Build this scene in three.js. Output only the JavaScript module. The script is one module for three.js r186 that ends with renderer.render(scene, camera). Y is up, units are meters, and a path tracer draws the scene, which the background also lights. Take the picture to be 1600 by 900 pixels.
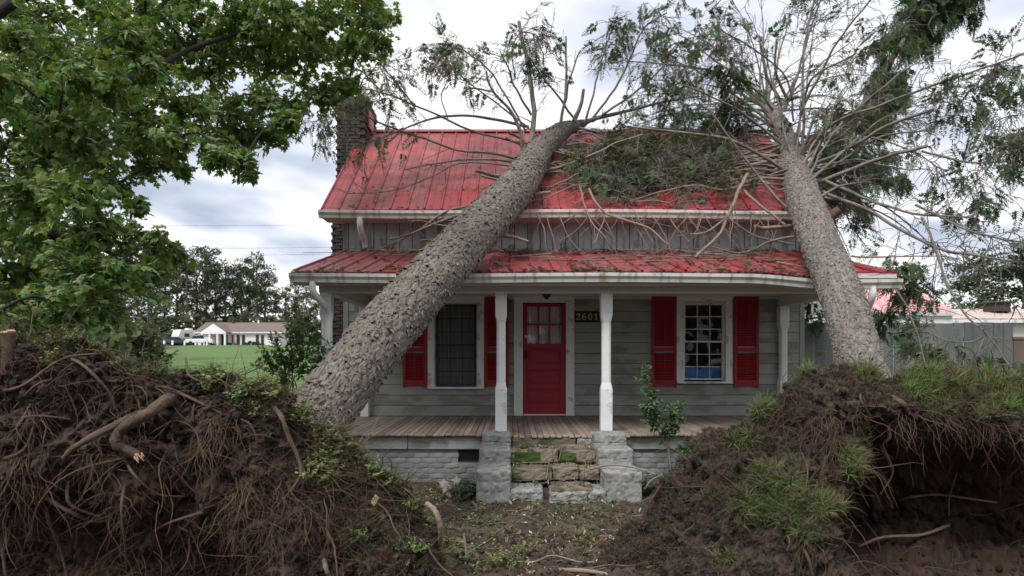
import * as THREE from 'three';
import { TextGeometry } from 'three/addons/geometries/TextGeometry.js';
import { FontLoader } from 'three/addons/loaders/FontLoader.js';
import { createNoise3D } from 'simplex-noise';

// ------------------------------------------------------------------ camera, sky, sun, exposure
const scene = new THREE.Scene();
const EYE = 1.72, F = 1067, HOR = 565, CX = 800;          // lens of the photograph in pixels of its 1600 x 900 frame
const camera = new THREE.PerspectiveCamera(2 * Math.atan(450 / F) * 180 / Math.PI, 16 / 9, 0.1, 2500);
camera.position.set(0, EYE, 0);
camera.lookAt(0, EYE, -10);
camera.setViewOffset(1600, 900, 0, 450 - HOR, 1600, 900);  // lens shifted up, verticals stay vertical
camera.focus = 6.6; camera.userData.fStop = 3.2;
scene.add(camera);
const renderer = new THREE.WebGLRenderer({ antialias: true });
renderer.setSize(1024, 576);
renderer.toneMapping = THREE.LinearToneMapping;
renderer.toneMappingExposure = 1.95;
renderer.shadowMap.enabled = true;
renderer.shadowMap.type = THREE.PCFSoftShadowMap;

function rng(seed) { let s = seed >>> 0; return () => { s = (s + 0x6d2b79f5) | 0; let t = Math.imul(s ^ (s >>> 15), 1 | s); t = (t + Math.imul(t ^ (t >>> 7), 61 | t)) ^ t; return ((t ^ (t >>> 14)) >>> 0) / 4294967296; }; }
const noise3 = createNoise3D(rng(77));
const fbm = (x, y, z, o = 4) => { let s = 0, a = 0.5, n = 0; for (let i = 0; i < o; i++) { s += a * noise3(x, y, z); n += a; a *= 0.5; x = x * 2.03 + 11.3; y = y * 2.03 + 5.1; z = z * 2.03 + 7.7; } return s / n; };
const clamp = (x, a = 0, b = 1) => Math.min(b, Math.max(a, x));
const sstep = (a, b, x) => { const t = clamp((x - a) / (b - a)); return t * t * (3 - 2 * t); };
const lerp = (a, b, t) => a + (b - a) * t;
const mix3 = (a, b, t) => [lerp(a[0], b[0], t), lerp(a[1], b[1], t), lerp(a[2], b[2], t)];

{ // overcast sky: layered cloud streaks, thin bright gaps and blue-grey undersides, the same all round
  const W = 2048, H = 1024, data = new Float32Array(W * H * 4);
  for (let j = 0; j < H; j++) {
    const up = ((j + 0.5) / H - 0.5) * Math.PI, y = Math.sin(up), c = Math.cos(up);
    for (let i = 0; i < W; i++) {
      const a = ((i + 0.5) / W - 0.5) * 2 * Math.PI, x = Math.cos(a) * c, z = Math.sin(a) * c;
      const o = (j * W + i) * 4;
      let col;
      if (y < -0.02) col = [0.12, 0.12, 0.11];
      else {
        const k = 1 / (Math.max(y, 0) + 0.22);
        const big = fbm(x * k * 0.85 + 3.1, z * k * 0.85 + 1.7, 2.2, 5);
        const streak = fbm(x * 2.6 + 1.3, y * 11 + x * 1.5, z * 2.6 + 4.0, 5);
        const low = 1 - sstep(0.1, 0.5, y);
        let t = 0.5 + 0.55 * big * (1 - 0.45 * low) + 0.62 * streak * low + 0.10 * fbm(x * 7, y * 16, z * 7, 3);
        t = sstep(0.06, 0.80, t);
        col = t < 0.5 ? mix3([0.235, 0.28, 0.36], [0.45, 0.475, 0.535], t * 2) : mix3([0.45, 0.475, 0.535], [0.66, 0.66, 0.665], (t - 0.5) * 2);
      }
      data[o] = col[0]; data[o + 1] = col[1]; data[o + 2] = col[2]; data[o + 3] = 1;
    }
  }
  const t = new THREE.DataTexture(data, W, H, THREE.RGBAFormat, THREE.FloatType);
  t.mapping = THREE.EquirectangularReflectionMapping; t.magFilter = THREE.LinearFilter; t.minFilter = THREE.LinearFilter; t.needsUpdate = true;
  scene.background = t; scene.environment = t;
}
const sun = new THREE.DirectionalLight(new THREE.Color(1.0, 0.965, 0.92), 1.5);   // the sun's broad glow behind the cloud
sun.position.set(-15, 34, 14);
sun.target.position.set(0, 0, -10);
sun.castShadow = true; sun.shadow.radius = 40; sun.shadow.mapSize.set(2048, 2048);
Object.assign(sun.shadow.camera, { left: -30, right: 30, top: 30, bottom: -30, near: 1, far: 120 });
scene.add(sun, sun.target);

// ------------------------------------------------------------------ helpers
const R = rng(4242);
const rr = (a, b) => a + (b - a) * R();
const V = (x, y, z) => new THREE.Vector3(x, y, z);
const at = (px, py, d) => V((px - CX) * d / F, EYE + (HOR - py) * d / F, -d);   // a point of the photograph at a known distance
const PX = (px, d) => (px - CX) * d / F, PY = (py, d) => EYE + (HOR - py) * d / F;
const used = new Map();
function numbered(n) { const k = used.get(n) ?? 0; used.set(n, k + 1); return k ? n + '_' + String(k).padStart(3, '0') : n; }
function tag(o, label, category, group, kind) {
  if (label) o.userData.label = label; if (category) o.userData.category = category;
  if (group) o.userData.group = group; if (kind) o.userData.kind = kind; return o;
}
function thing(name, label, category, group, pos) {
  const o = new THREE.Group(); o.name = numbered(name); scene.add(o); if (pos) o.position.copy(pos); return tag(o, label, category, group);
}
function part(name, parent, pos) { const o = new THREE.Group(); o.name = numbered(name); parent.add(o); if (pos) o.position.copy(pos); return o; }
function put(name, geo, mat, parent = scene, pos, rot) {
  const m = new THREE.Mesh(geo, mat); m.name = numbered(name); m.castShadow = m.receiveShadow = true;
  if (pos) m.position.copy(pos); if (rot) m.rotation.set(...rot); parent.add(m); return m;
}
function inst(name, geo, mat, list, parent = scene) {   // list of [Matrix4, Color]
  const m = new THREE.InstancedMesh(geo, mat, list.length); m.name = numbered(name); m.castShadow = m.receiveShadow = true;
  list.forEach(([x, c], i) => { m.setMatrixAt(i, x); if (c) m.setColorAt(i, c); });
  m.userData.kind = 'stuff'; parent.add(m); return m;
}
const rgb = (r, g, b) => new THREE.Color().setRGB(r, g, b);
const _q = new THREE.Quaternion(), _m = new THREE.Matrix4();
function basis(pos, dir, nrm, s) {          // x along dir, y along nrm
  const x = dir.clone().normalize(), z = x.clone().cross(nrm); if (z.lengthSq() < 1e-8) z.set(x.y, -x.x, 0.01); z.normalize(); const y = z.clone().cross(x);
  return new THREE.Matrix4().makeBasis(x.multiplyScalar(s), y.multiplyScalar(s), z.multiplyScalar(s)).setPosition(pos);
}
const rdir = (r = R) => { const a = r() * Math.PI * 2, y = r() * 2 - 1, c = Math.sqrt(1 - y * y); return V(Math.cos(a) * c, y, Math.sin(a) * c); };

class MB {                                   // collects pieces that belong to ONE part
  constructor() { this.p = []; this.u = []; this.i = []; }
  get n() { return this.p.length / 3; }
  v(x, y, z, u = 0, w = 0) { this.p.push(x, y, z); this.u.push(u, w); return this.n - 1; }
  quad(a, b, c, d, s = 1) { const o = this.n, du = a.distanceTo(b) * s, dv = a.distanceTo(d) * s; [[a, 0, 0], [b, du, 0], [c, du, dv], [d, 0, dv]].forEach(([q, u, w]) => this.v(q.x, q.y, q.z, u, w)); this.i.push(o, o + 1, o + 2, o, o + 2, o + 3); return this; }
  tri(a, b, c) { const o = this.n; [a, b, c].forEach((q, k) => this.v(q.x, q.y, q.z, k === 1 ? 0.1 : 0, k === 2 ? 0.1 : 0)); this.i.push(o, o + 1, o + 2); return this; }
  grid(nu, nv, f) { const o = this.n; for (let j = 0; j <= nv; j++) for (let i = 0; i <= nu; i++) this.v(...f(i / nu, j / nv)); const w = nu + 1; for (let j = 0; j < nv; j++) for (let i = 0; i < nu; i++) { const a = o + j * w + i; this.i.push(a, a + 1, a + w + 1, a, a + w + 1, a + w); } return this; }
  tube(pts, rad, seg = 6, cap = true, uo = R() * 5) {
    const n = pts.length, o = this.n, t = V(), nrm = V(), b = V(); let len = 0;
    for (let k = 0; k < n; k++) {
      t.copy(pts[Math.min(n - 1, k + 1)]).sub(pts[Math.max(0, k - 1)]).normalize();
      if (!k) nrm.set(Math.abs(t.y) > 0.8 ? 1 : 0, Math.abs(t.y) > 0.8 ? 0 : 1, 0.02); else len += pts[k].distanceTo(pts[k - 1]);
      nrm.addScaledVector(t, -nrm.dot(t)).normalize(); b.copy(t).cross(nrm);
      const r = typeof rad === 'function' ? rad(k / (n - 1)) : rad[k];
      for (let s = 0; s <= seg; s++) { const a = s / seg * Math.PI * 2, ca = Math.cos(a) * r, sa = Math.sin(a) * r; this.v(pts[k].x + nrm.x * ca + b.x * sa, pts[k].y + nrm.y * ca + b.y * sa, pts[k].z + nrm.z * ca + b.z * sa, uo + len, a * Math.max(r, 0.01)); }
    }
    const w = seg + 1;
    for (let k = 0; k < n - 1; k++) for (let s = 0; s < seg; s++) { const a = o + k * w + s; this.i.push(a, a + 1, a + w + 1, a, a + w + 1, a + w); }
    if (cap) for (const k of [0, n - 1]) { const c = this.v(pts[k].x, pts[k].y, pts[k].z, 0, 0), e = this.n; for (let s = 0; s <= seg; s++) { const q = (o + k * w + s) * 3; this.v(this.p[q], this.p[q + 1], this.p[q + 2], 0.03, 0.03 * s); } for (let s = 0; s < seg; s++) k ? this.i.push(c, e + s, e + s + 1) : this.i.push(c, e + s + 1, e + s); }
    return this;
  }
  geo(g, m) {
    const o = this.n, P = g.attributes.position, U = g.attributes.uv, q = V();
    for (let k = 0; k < P.count; k++) { q.fromBufferAttribute(P, k); if (m) q.applyMatrix4(m); this.v(q.x, q.y, q.z, U ? U.getX(k) : 0, U ? U.getY(k) : 0); }
    if (g.index) for (let k = 0; k < g.index.count; k++) this.i.push(o + g.index.getX(k)); else for (let k = 0; k < P.count; k++) this.i.push(o + k); return this;
  }
  box(x, y, z, w, h, d, c = 0.004, m) { const t = new THREE.Matrix4().setPosition(x, y, z); if (m) t.multiply(m); return this.geo(cbox(w, h, d, c), t); }
  done() {
    const g = new THREE.BufferGeometry();
    g.setAttribute('position', new THREE.BufferAttribute(new Float32Array(this.p), 3)); g.setAttribute('uv', new THREE.BufferAttribute(new Float32Array(this.u), 2));
    g.setIndex(new THREE.BufferAttribute(new Uint32Array(this.i), 1)); g.computeVertexNormals(); return g;
  }
  build(name, mat, parent) { return put(name, this.done(), mat, parent); }
}
// a box with chamfered edges; u runs along its longest side, in metres
const boxCache = new Map();
function cbox(w, h, d, c = 0.004, fresh = false) {
  const key = [w, h, d, c].map((x) => x.toFixed(4)).join();
  if (!fresh && boxCache.has(key)) return boxCache.get(key);
  const H = [w / 2, h / 2, d / 2], k = Math.min(c, H[0] * 0.45, H[1] * 0.45, H[2] * 0.45), T = [];
  const P = (ax, s) => V(...[0, 1, 2].map((i) => s[i] * (i === ax ? H[i] : H[i] - k)));
  for (const ax of [0, 1, 2]) for (const s of [-1, 1]) {
    const [b, e] = [0, 1, 2].filter((i) => i !== ax), S = (p, q) => { const r = [0, 0, 0]; r[ax] = s; r[b] = p; r[e] = q; return P(ax, r); };
    T.push(S(-1, -1), S(1, -1), S(1, 1), S(-1, -1), S(1, 1), S(-1, 1));
  }
  for (const ax of [0, 1, 2]) { const [b, e] = [0, 1, 2].filter((i) => i !== ax); for (const p of [-1, 1]) for (const q of [-1, 1]) { const S = (l, f) => { const r = [0, 0, 0]; r[ax] = l; r[b] = p; r[e] = q; return P(f, r); }; T.push(S(-1, b), S(1, b), S(1, e), S(-1, b), S(1, e), S(-1, e)); } }
  for (const x of [-1, 1]) for (const y of [-1, 1]) for (const z of [-1, 1]) T.push(P(0, [x, y, z]), P(1, [x, y, z]), P(2, [x, y, z]));
  const pos = [], uv = [], nrm = [], n = V(), e1 = V(), e2 = V(), long = H.indexOf(Math.max(...H)), ou = R() * 3, ov = R() * 3;
  for (let i = 0; i < T.length; i += 3) {
    let [a, b, q] = [T[i], T[i + 1], T[i + 2]];
    n.crossVectors(e1.subVectors(b, a), e2.subVectors(q, a)).normalize();
    if (n.dot(a.clone().add(b).add(q)) < 0) { [b, q] = [q, b]; n.negate(); }
    const ax = [n.x, n.y, n.z].map(Math.abs), m = ax.indexOf(Math.max(...ax)), rest = [0, 1, 2].filter((j) => j !== m), uA = rest.includes(long) ? long : rest[0], vA = rest.find((j) => j !== uA);
    for (const t of [a, b, q]) { pos.push(t.x, t.y, t.z); nrm.push(n.x, n.y, n.z); const A = t.toArray(); uv.push(A[uA] + ou, A[vA] + ov); }
  }
  const g = new THREE.BufferGeometry();
  g.setAttribute('position', new THREE.BufferAttribute(new Float32Array(pos), 3)); g.setAttribute('normal', new THREE.BufferAttribute(new Float32Array(nrm), 3)); g.setAttribute('uv', new THREE.BufferAttribute(new Float32Array(uv), 2));
  if (!fresh) boxCache.set(key, g);
  return g;
}
const box = (name, mat, parent, x, y, z, w, h, d, c = 0.004, rot) => put(name, cbox(w, h, d, c), mat, parent, V(x, y, z), rot);
function span(name, mat, parent, x0, x1, y0, y1, z0, z1, c = 0.004) { return box(name, mat, parent, (x0 + x1) / 2, (y0 + y1) / 2, (z0 + z1) / 2, Math.abs(x1 - x0), Math.abs(y1 - y0), Math.abs(z1 - z0), c); }
function smooth(pts, n) { const c = new THREE.CatmullRomCurve3(pts, false, 'centripetal'); return Array.from({ length: n + 1 }, (_, i) => c.getPoint(i / n)); }

// ------------------------------------------------------------------ textures and materials
const perm = (() => { const r = rng(9), p = new Uint16Array(4096); for (let i = 0; i < 4096; i++) p[i] = Math.floor(r() * 65536); return p; })();
const hash2 = (x, y, s) => perm[(x * 131 + y * 517 + s * 977 + perm[(y * 37 + s * 11) & 4095]) & 4095] / 65535;
function pnoise(u, v, fx, fy, s) {            // periodic value noise, u and v in 0..1
  const x = u * fx, y = v * fy, ix = Math.floor(x), iy = Math.floor(y), a = x - ix, b = y - iy, p = a * a * (3 - 2 * a), q = b * b * (3 - 2 * b), X = (ix + 1) % fx, Y = (iy + 1) % fy;
  return lerp(lerp(hash2(ix % fx, iy % fy, s), hash2(X, iy % fy, s), p), lerp(hash2(ix % fx, Y, s), hash2(X, Y, s), p), q);
}
function pf(u, v, fx, fy, o, s) { let t = 0, a = 0.5, n = 0; for (let i = 0; i < o; i++) { t += a * pnoise(u, v, fx, fy, s + i * 7); n += a; a *= 0.55; fx *= 2; fy *= 2; } return t / n; }
const toS = (x) => (x <= 0.0031308 ? 12.92 * x : 1.055 * Math.pow(x, 1 / 2.4) - 0.055);
function texture(n, f, srgb, rep = 1) {
  const d = new Uint8Array(n * n * 4);
  for (let j = 0; j < n; j++) for (let i = 0; i < n; i++) { const c = f((i + 0.5) / n, (j + 0.5) / n), o = (j * n + i) * 4; for (let k = 0; k < 3; k++) d[o + k] = 255 * clamp(srgb ? toS(c[k]) : c[k]); d[o + 3] = 255; }
  const t = new THREE.DataTexture(d, n, n, THREE.RGBAFormat); t.wrapS = t.wrapT = THREE.RepeatWrapping; t.magFilter = THREE.LinearFilter; t.minFilter = THREE.LinearMipmapLinearFilter; t.generateMipmaps = true;
  if (srgb) t.colorSpace = THREE.SRGBColorSpace; t.repeat.set(rep, rep); t.needsUpdate = true; return t;
}
const grey = (x) => [x, x, x];
const T = {
  grain: texture(256, (u, v) => grey(pf(u, v, 16, 16, 4, 3)), false, 2),
  wood: texture(256, (u, v) => grey(0.6 * pf(u, v, 3, 48, 4, 5) + 0.4 * pf(u, v, 8, 128, 2, 8)), false, 1),
  soil: texture(512, (u, v) => grey(pf(u, v, 12, 12, 6, 21)), false, 1.2),
};
function mott(n, base, vary, fx, fy, seed, rep, extra) {   // base colour with coarse and fine mottling of +-vary, extra(u, v, c) for stains
  return texture(n, (u, v) => { const k = 1 + vary * 2 * (0.55 * pf(u, v, fx, fy, 4, seed) + 0.45 * pf(u, v, fx * 8, fy * 8, 2, seed + 50) - 0.5); let c = base.map((x) => x * k); if (extra) c = extra(u, v, c); return c; }, true, rep);
}
const std = (o) => new THREE.MeshStandardMaterial({ roughness: 0.85, ...o });
const phy = (o) => new THREE.MeshPhysicalMaterial({ roughness: 0.85, ...o });
const stain = (col, fx, fy, seed, lo, hi, amt) => (u, v, c) => mix3(c, col, amt * sstep(lo, hi, pf(u, v, fx, fy, 5, seed)));
const M = {
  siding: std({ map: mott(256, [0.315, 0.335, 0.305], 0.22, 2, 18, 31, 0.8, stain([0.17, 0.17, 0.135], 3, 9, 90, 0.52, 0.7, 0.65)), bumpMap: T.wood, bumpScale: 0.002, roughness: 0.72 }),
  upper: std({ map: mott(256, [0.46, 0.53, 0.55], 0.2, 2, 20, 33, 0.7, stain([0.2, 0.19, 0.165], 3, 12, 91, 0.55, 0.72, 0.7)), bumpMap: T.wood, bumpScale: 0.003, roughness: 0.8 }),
  sheath: std({ color: rgb(0.06, 0.06, 0.055) }),
  white: std({ map: mott(256, [0.78, 0.78, 0.785], 0.08, 3, 9, 35, 0.7, stain([0.36, 0.34, 0.29], 9, 14, 92, 0.6, 0.72, 0.7)), bumpMap: T.grain, bumpScale: 0.001, roughness: 0.6 }),
  gutter: std({ map: mott(256, [0.66, 0.66, 0.62], 0.08, 14, 2, 36, 0.5, stain([0.33, 0.31, 0.2], 26, 3, 93, 0.55, 0.75, 0.7)), roughness: 0.5 }),
  soffit: std({ map: mott(256, [0.60, 0.585, 0.55], 0.10, 3, 9, 37, 0.7), roughness: 0.8 }),
  roof: phy({ map: mott(512, [0.285, 0.032, 0.036], 0.2, 4, 8, 38, 0.35, stain([0.15, 0.028, 0.026], 6, 16, 94, 0.5, 0.72, 0.8)), roughnessMap: texture(256, (u, v) => grey(0.3 + 0.5 * pf(u, v, 5, 12, 4, 40)), false, 0.5), roughness: 1, clearcoat: 0.12, clearcoatRoughness: 0.4 }),
  roofFade: phy({ map: mott(512, [0.315, 0.056, 0.060], 0.2, 5, 9, 39, 0.35, stain([0.16, 0.045, 0.04], 7, 15, 95, 0.5, 0.7, 0.8)), roughnessMap: texture(256, (u, v) => grey(0.35 + 0.5 * pf(u, v, 5, 12, 4, 41)), false, 0.5), roughness: 1, clearcoat: 0.12, clearcoatRoughness: 0.4 }),
  red: std({ map: mott(256, [0.31, 0.010, 0.020], 0.2, 3, 16, 42, 0.8), bumpMap: T.wood, bumpScale: 0.001, roughness: 0.5 }),
  door: std({ map: mott(256, [0.34, 0.012, 0.026], 0.12, 3, 16, 43, 0.8), bumpMap: T.wood, bumpScale: 0.001, roughness: 0.42 }),
  mesh: std({ color: rgb(0.035, 0.038, 0.038), roughness: 0.7 }),
  dark: std({ color: rgb(0.012, 0.012, 0.012), roughness: 0.7 }),
  iron: std({ color: rgb(0.02, 0.018, 0.016), roughness: 0.45, metalness: 0.6 }),
  brass: std({ color: rgb(0.75, 0.5, 0.16), roughness: 0.3, metalness: 1 }),
  gold: std({ color: rgb(0.62, 0.5, 0.3), roughness: 0.45, metalness: 0.4 }),
  glass: phy({ color: rgb(1, 1, 1), transmission: 1, thickness: 0, roughness: 0.02, ior: 1.5 }),
  curtain: std({ map: mott(128, [0.62, 0.62, 0.62], 0.2, 16, 2, 44, 1), roughness: 0.95 }),
  screen: std({ color: rgb(0.10, 0.115, 0.105), roughness: 0.75 }),
  insect: std({ color: rgb(0.03, 0.032, 0.032), roughness: 0.8, transparent: true, opacity: 0.25, side: THREE.DoubleSide }),
  blue: std({ color: rgb(0.03, 0.22, 0.62), roughness: 0.5 }),
  tan: std({ color: rgb(0.30, 0.25, 0.2) }),
  floor: [0, 1, 2].map((k) => std({ map: mott(256, [[0.24, 0.185, 0.15], [0.285, 0.225, 0.185], [0.205, 0.15, 0.12]][k], 0.3, 2, 20, 45 + k, 0.8, stain([0.33, 0.29, 0.25], 5, 20, 96, 0.55, 0.7, 0.55)), bumpMap: T.wood, bumpScale: 0.003, roughness: 0.75 })),
  peel: std({ map: mott(256, [0.40, 0.30, 0.27], 0.35, 6, 30, 48, 1, stain([0.12, 0.08, 0.06], 8, 20, 97, 0.55, 0.65, 0.8)), bumpMap: T.wood, bumpScale: 0.004 }),
  brickGrey: [0, 1, 2].map((k) => std({ map: mott(256, [[0.25, 0.265, 0.255], [0.275, 0.29, 0.28], [0.225, 0.24, 0.23]][k], 0.22, 4, 4, 49 + k, 1, stain([0.12, 0.12, 0.09], 5, 5, 98, 0.55, 0.75, 0.6)), bumpMap: T.grain, bumpScale: 0.004 })),
  pier: std({ map: mott(512, [0.265, 0.275, 0.265], 0.22, 5, 5, 52, 1.2, (u, v, c) => mix3(mix3(c, [0.14, 0.14, 0.11], 0.75 * sstep(0.54, 0.7, pf(u, v, 8, 8, 5, 99))), [0.42, 0.42, 0.40], 0.5 * sstep(0.6, 0.7, pf(u, v, 14, 14, 3, 101)))), bumpMap: T.soil, bumpScale: 0.006 }),
  mortar: std({ map: mott(128, [0.27, 0.285, 0.275], 0.2, 5, 5, 53, 1) }),
  brickDark: [0, 1, 2].map((k) => std({ map: mott(128, [[0.055, 0.034, 0.03], [0.042, 0.03, 0.028], [0.03, 0.026, 0.024]][k], 0.4, 4, 4, 54 + k, 1), bumpMap: T.grain, bumpScale: 0.004 })),
  step: std({ map: mott(512, [0.20, 0.165, 0.125], 0.35, 4, 4, 57, 0.9, (u, v, c) => mix3(mix3(c, [0.06, 0.052, 0.038], 0.9 * sstep(0.44, 0.62, pf(u, v, 5, 7, 5, 102))), [0.05, 0.085, 0.012], 0.9 * sstep(0.58, 0.7, pf(u, v, 4, 5, 5, 103)))), bumpMap: T.soil, bumpScale: 0.01 }),
  moss: std({ map: mott(128, [0.045, 0.085, 0.012], 0.5, 6, 6, 58, 3), bumpMap: T.soil, bumpScale: 0.01 }),
  rotten: std({ map: mott(256, [0.15, 0.13, 0.09], 0.5, 2, 16, 59, 0.8, stain([0.05, 0.055, 0.025], 5, 12, 104, 0.48, 0.62, 0.85)), bumpMap: T.wood, bumpScale: 0.012 }),
  fence: [0, 1, 2].map((k) => std({ map: mott(256, [[0.20, 0.23, 0.215], [0.225, 0.25, 0.235], [0.18, 0.205, 0.195]][k], 0.2, 2, 16, 60 + k, 0.6, stain([0.10, 0.11, 0.095], 3, 10, 105 + k, 0.55, 0.72, 0.6)), bumpMap: T.wood, bumpScale: 0.003 })),
  timber: std({ map: mott(256, [0.2, 0.15, 0.12], 0.3, 2, 16, 63, 0.8), bumpMap: T.wood, bumpScale: 0.004 }),
  soil: std({ vertexColors: true, map: mott(512, [0.95, 0.95, 0.95], 0.5, 8, 8, 64, 1), bumpMap: T.soil, bumpScale: 0.03, roughness: 0.95 }),
  ground: std({ vertexColors: true, map: mott(512, [0.95, 0.95, 0.95], 0.4, 10, 10, 65, 1), bumpMap: T.soil, bumpScale: 0.02, roughness: 0.95 }),
  clod: std({ color: rgb(1, 1, 1), bumpMap: T.soil, bumpScale: 0.01, roughness: 0.95 }),
  bark: std({ vertexColors: true, map: mott(512, [0.95, 0.95, 0.95], 0.5, 6, 26, 66, 1.6), bumpMap: T.wood, bumpScale: 0.006, roughness: 0.92 }),
  flake: std({ map: mott(256, [0.92, 0.92, 0.92], 0.5, 4, 20, 166, 4), bumpMap: T.wood, bumpScale: 0.003, roughness: 0.92 }),
  branch: std({ map: mott(256, [0.15, 0.125, 0.105], 0.45, 3, 20, 67, 1.5, stain([0.27, 0.26, 0.23], 6, 20, 108, 0.55, 0.7, 0.6)), bumpMap: T.wood, bumpScale: 0.004 }),
  branchPale: std({ map: mott(256, [0.25, 0.19, 0.145], 0.5, 3, 20, 68, 1.5, stain([0.16, 0.12, 0.09], 6, 20, 109, 0.55, 0.68, 0.7)), bumpMap: T.wood, bumpScale: 0.004 }),
  root: std({ map: mott(256, [0.10, 0.068, 0.05], 0.95, 5, 24, 69, 2.5, stain([0.2, 0.075, 0.035], 4, 10, 110, 0.62, 0.75, 0.7)), bumpMap: T.wood, bumpScale: 0.006 }),
  fineRoot: std({ color: rgb(0.125, 0.078, 0.052), roughness: 0.9 }),
  rawWood: std({ map: mott(256, [0.44, 0.31, 0.18], 0.3, 3, 40, 70, 2), bumpMap: T.wood, bumpScale: 0.006 }),
  needle: phy({ color: rgb(1, 1, 1), transmission: 0.35, thickness: 0, roughness: 0.9, side: THREE.DoubleSide }),
  leaf: phy({ color: rgb(1, 1, 1), transmission: 0.55, thickness: 0, roughness: 0.9, side: THREE.DoubleSide }),
  blade: phy({ color: rgb(1, 1, 1), transmission: 0.3, thickness: 0, roughness: 0.9, side: THREE.DoubleSide }),
  farLeaf: std({ color: rgb(1, 1, 1), roughness: 0.9, side: THREE.DoubleSide }),
  deadLeaf: std({ color: rgb(1, 1, 1), roughness: 0.9, side: THREE.DoubleSide }),
  stone: std({ map: mott(256, [0.36, 0.31, 0.27], 0.35, 4, 4, 71, 1.5), bumpMap: T.soil, bumpScale: 0.01 }),
  lawn: std({ map: mott(512, [0.07, 0.145, 0.026], 0.5, 6, 10, 72, 0.04, stain([0.13, 0.15, 0.05], 9, 14, 172, 0.52, 0.7, 0.6)), roughness: 0.95 }),
  drive: std({ map: mott(256, [0.40, 0.38, 0.36], 0.15, 5, 5, 73, 0.3) }),
  ranch: std({ map: mott(128, [0.72, 0.71, 0.66], 0.05, 4, 4, 74, 0.5) }),
  shingle: std({ map: mott(256, [0.17, 0.125, 0.115], 0.3, 8, 8, 75, 0.4) }),
  carDark: phy({ color: rgb(0.012, 0.014, 0.03), roughness: 0.35, clearcoat: 1 }),
  carWhite: phy({ color: rgb(0.7, 0.7, 0.7), roughness: 0.4, clearcoat: 1 }),
  tyre: std({ color: rgb(0.015, 0.015, 0.015) }),
  carGlass: phy({ color: rgb(0.02, 0.025, 0.03), roughness: 0.08 }),
  pinkRoof: std({ map: mott(256, [0.55, 0.22, 0.235], 0.3, 4, 12, 76, 0.5, stain([0.62, 0.42, 0.42], 5, 16, 111, 0.5, 0.66, 0.7)), roughness: 0.4 }),
  paleRoof: std({ map: mott(256, [0.55, 0.46, 0.41], 0.15, 4, 12, 77, 0.5), roughness: 0.5 }),
};

// ------------------------------------------------------------------ ground, lawn, drive
function groundY(x, d) {
  let y = 0;
  y += 4.6 * sstep(16, 128, d) + 3.2 * sstep(140, 330, d) + 22 * sstep(280, 700, d);
  const pitL = sstep(5.6, 4.7, d) * sstep(-0.4, -1.0, x) * sstep(-6.5, -5.0, x), pitR = sstep(6.6, 5.9, d) * sstep(1.15, 2.4, x) * sstep(7.2, 6.0, x);
  y -= 0.55 * pitL + 0.42 * pitR + 0.25 * sstep(5.3, 4.0, d) * (d > 1.5 ? 1 : sstep(0.2, 1.5, d));
  const near = sstep(24, 10, d);
  y += near * (0.05 * fbm(x * 0.9, 0, d * 0.9, 3) + 0.035 * fbm(x * 3, 2, d * 3, 3) * sstep(9.4, 8.2, d) + 0.012 * fbm(x * 14, 4, d * 14, 3) * sstep(9.4, 8.6, d) + (0.09 * fbm(x * 2.2, 8, d * 2.2, 4) + 0.05 * fbm(x * 9, 3, d * 9, 3)) * sstep(7.2, 6.2, d));
  return y;
}
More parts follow.
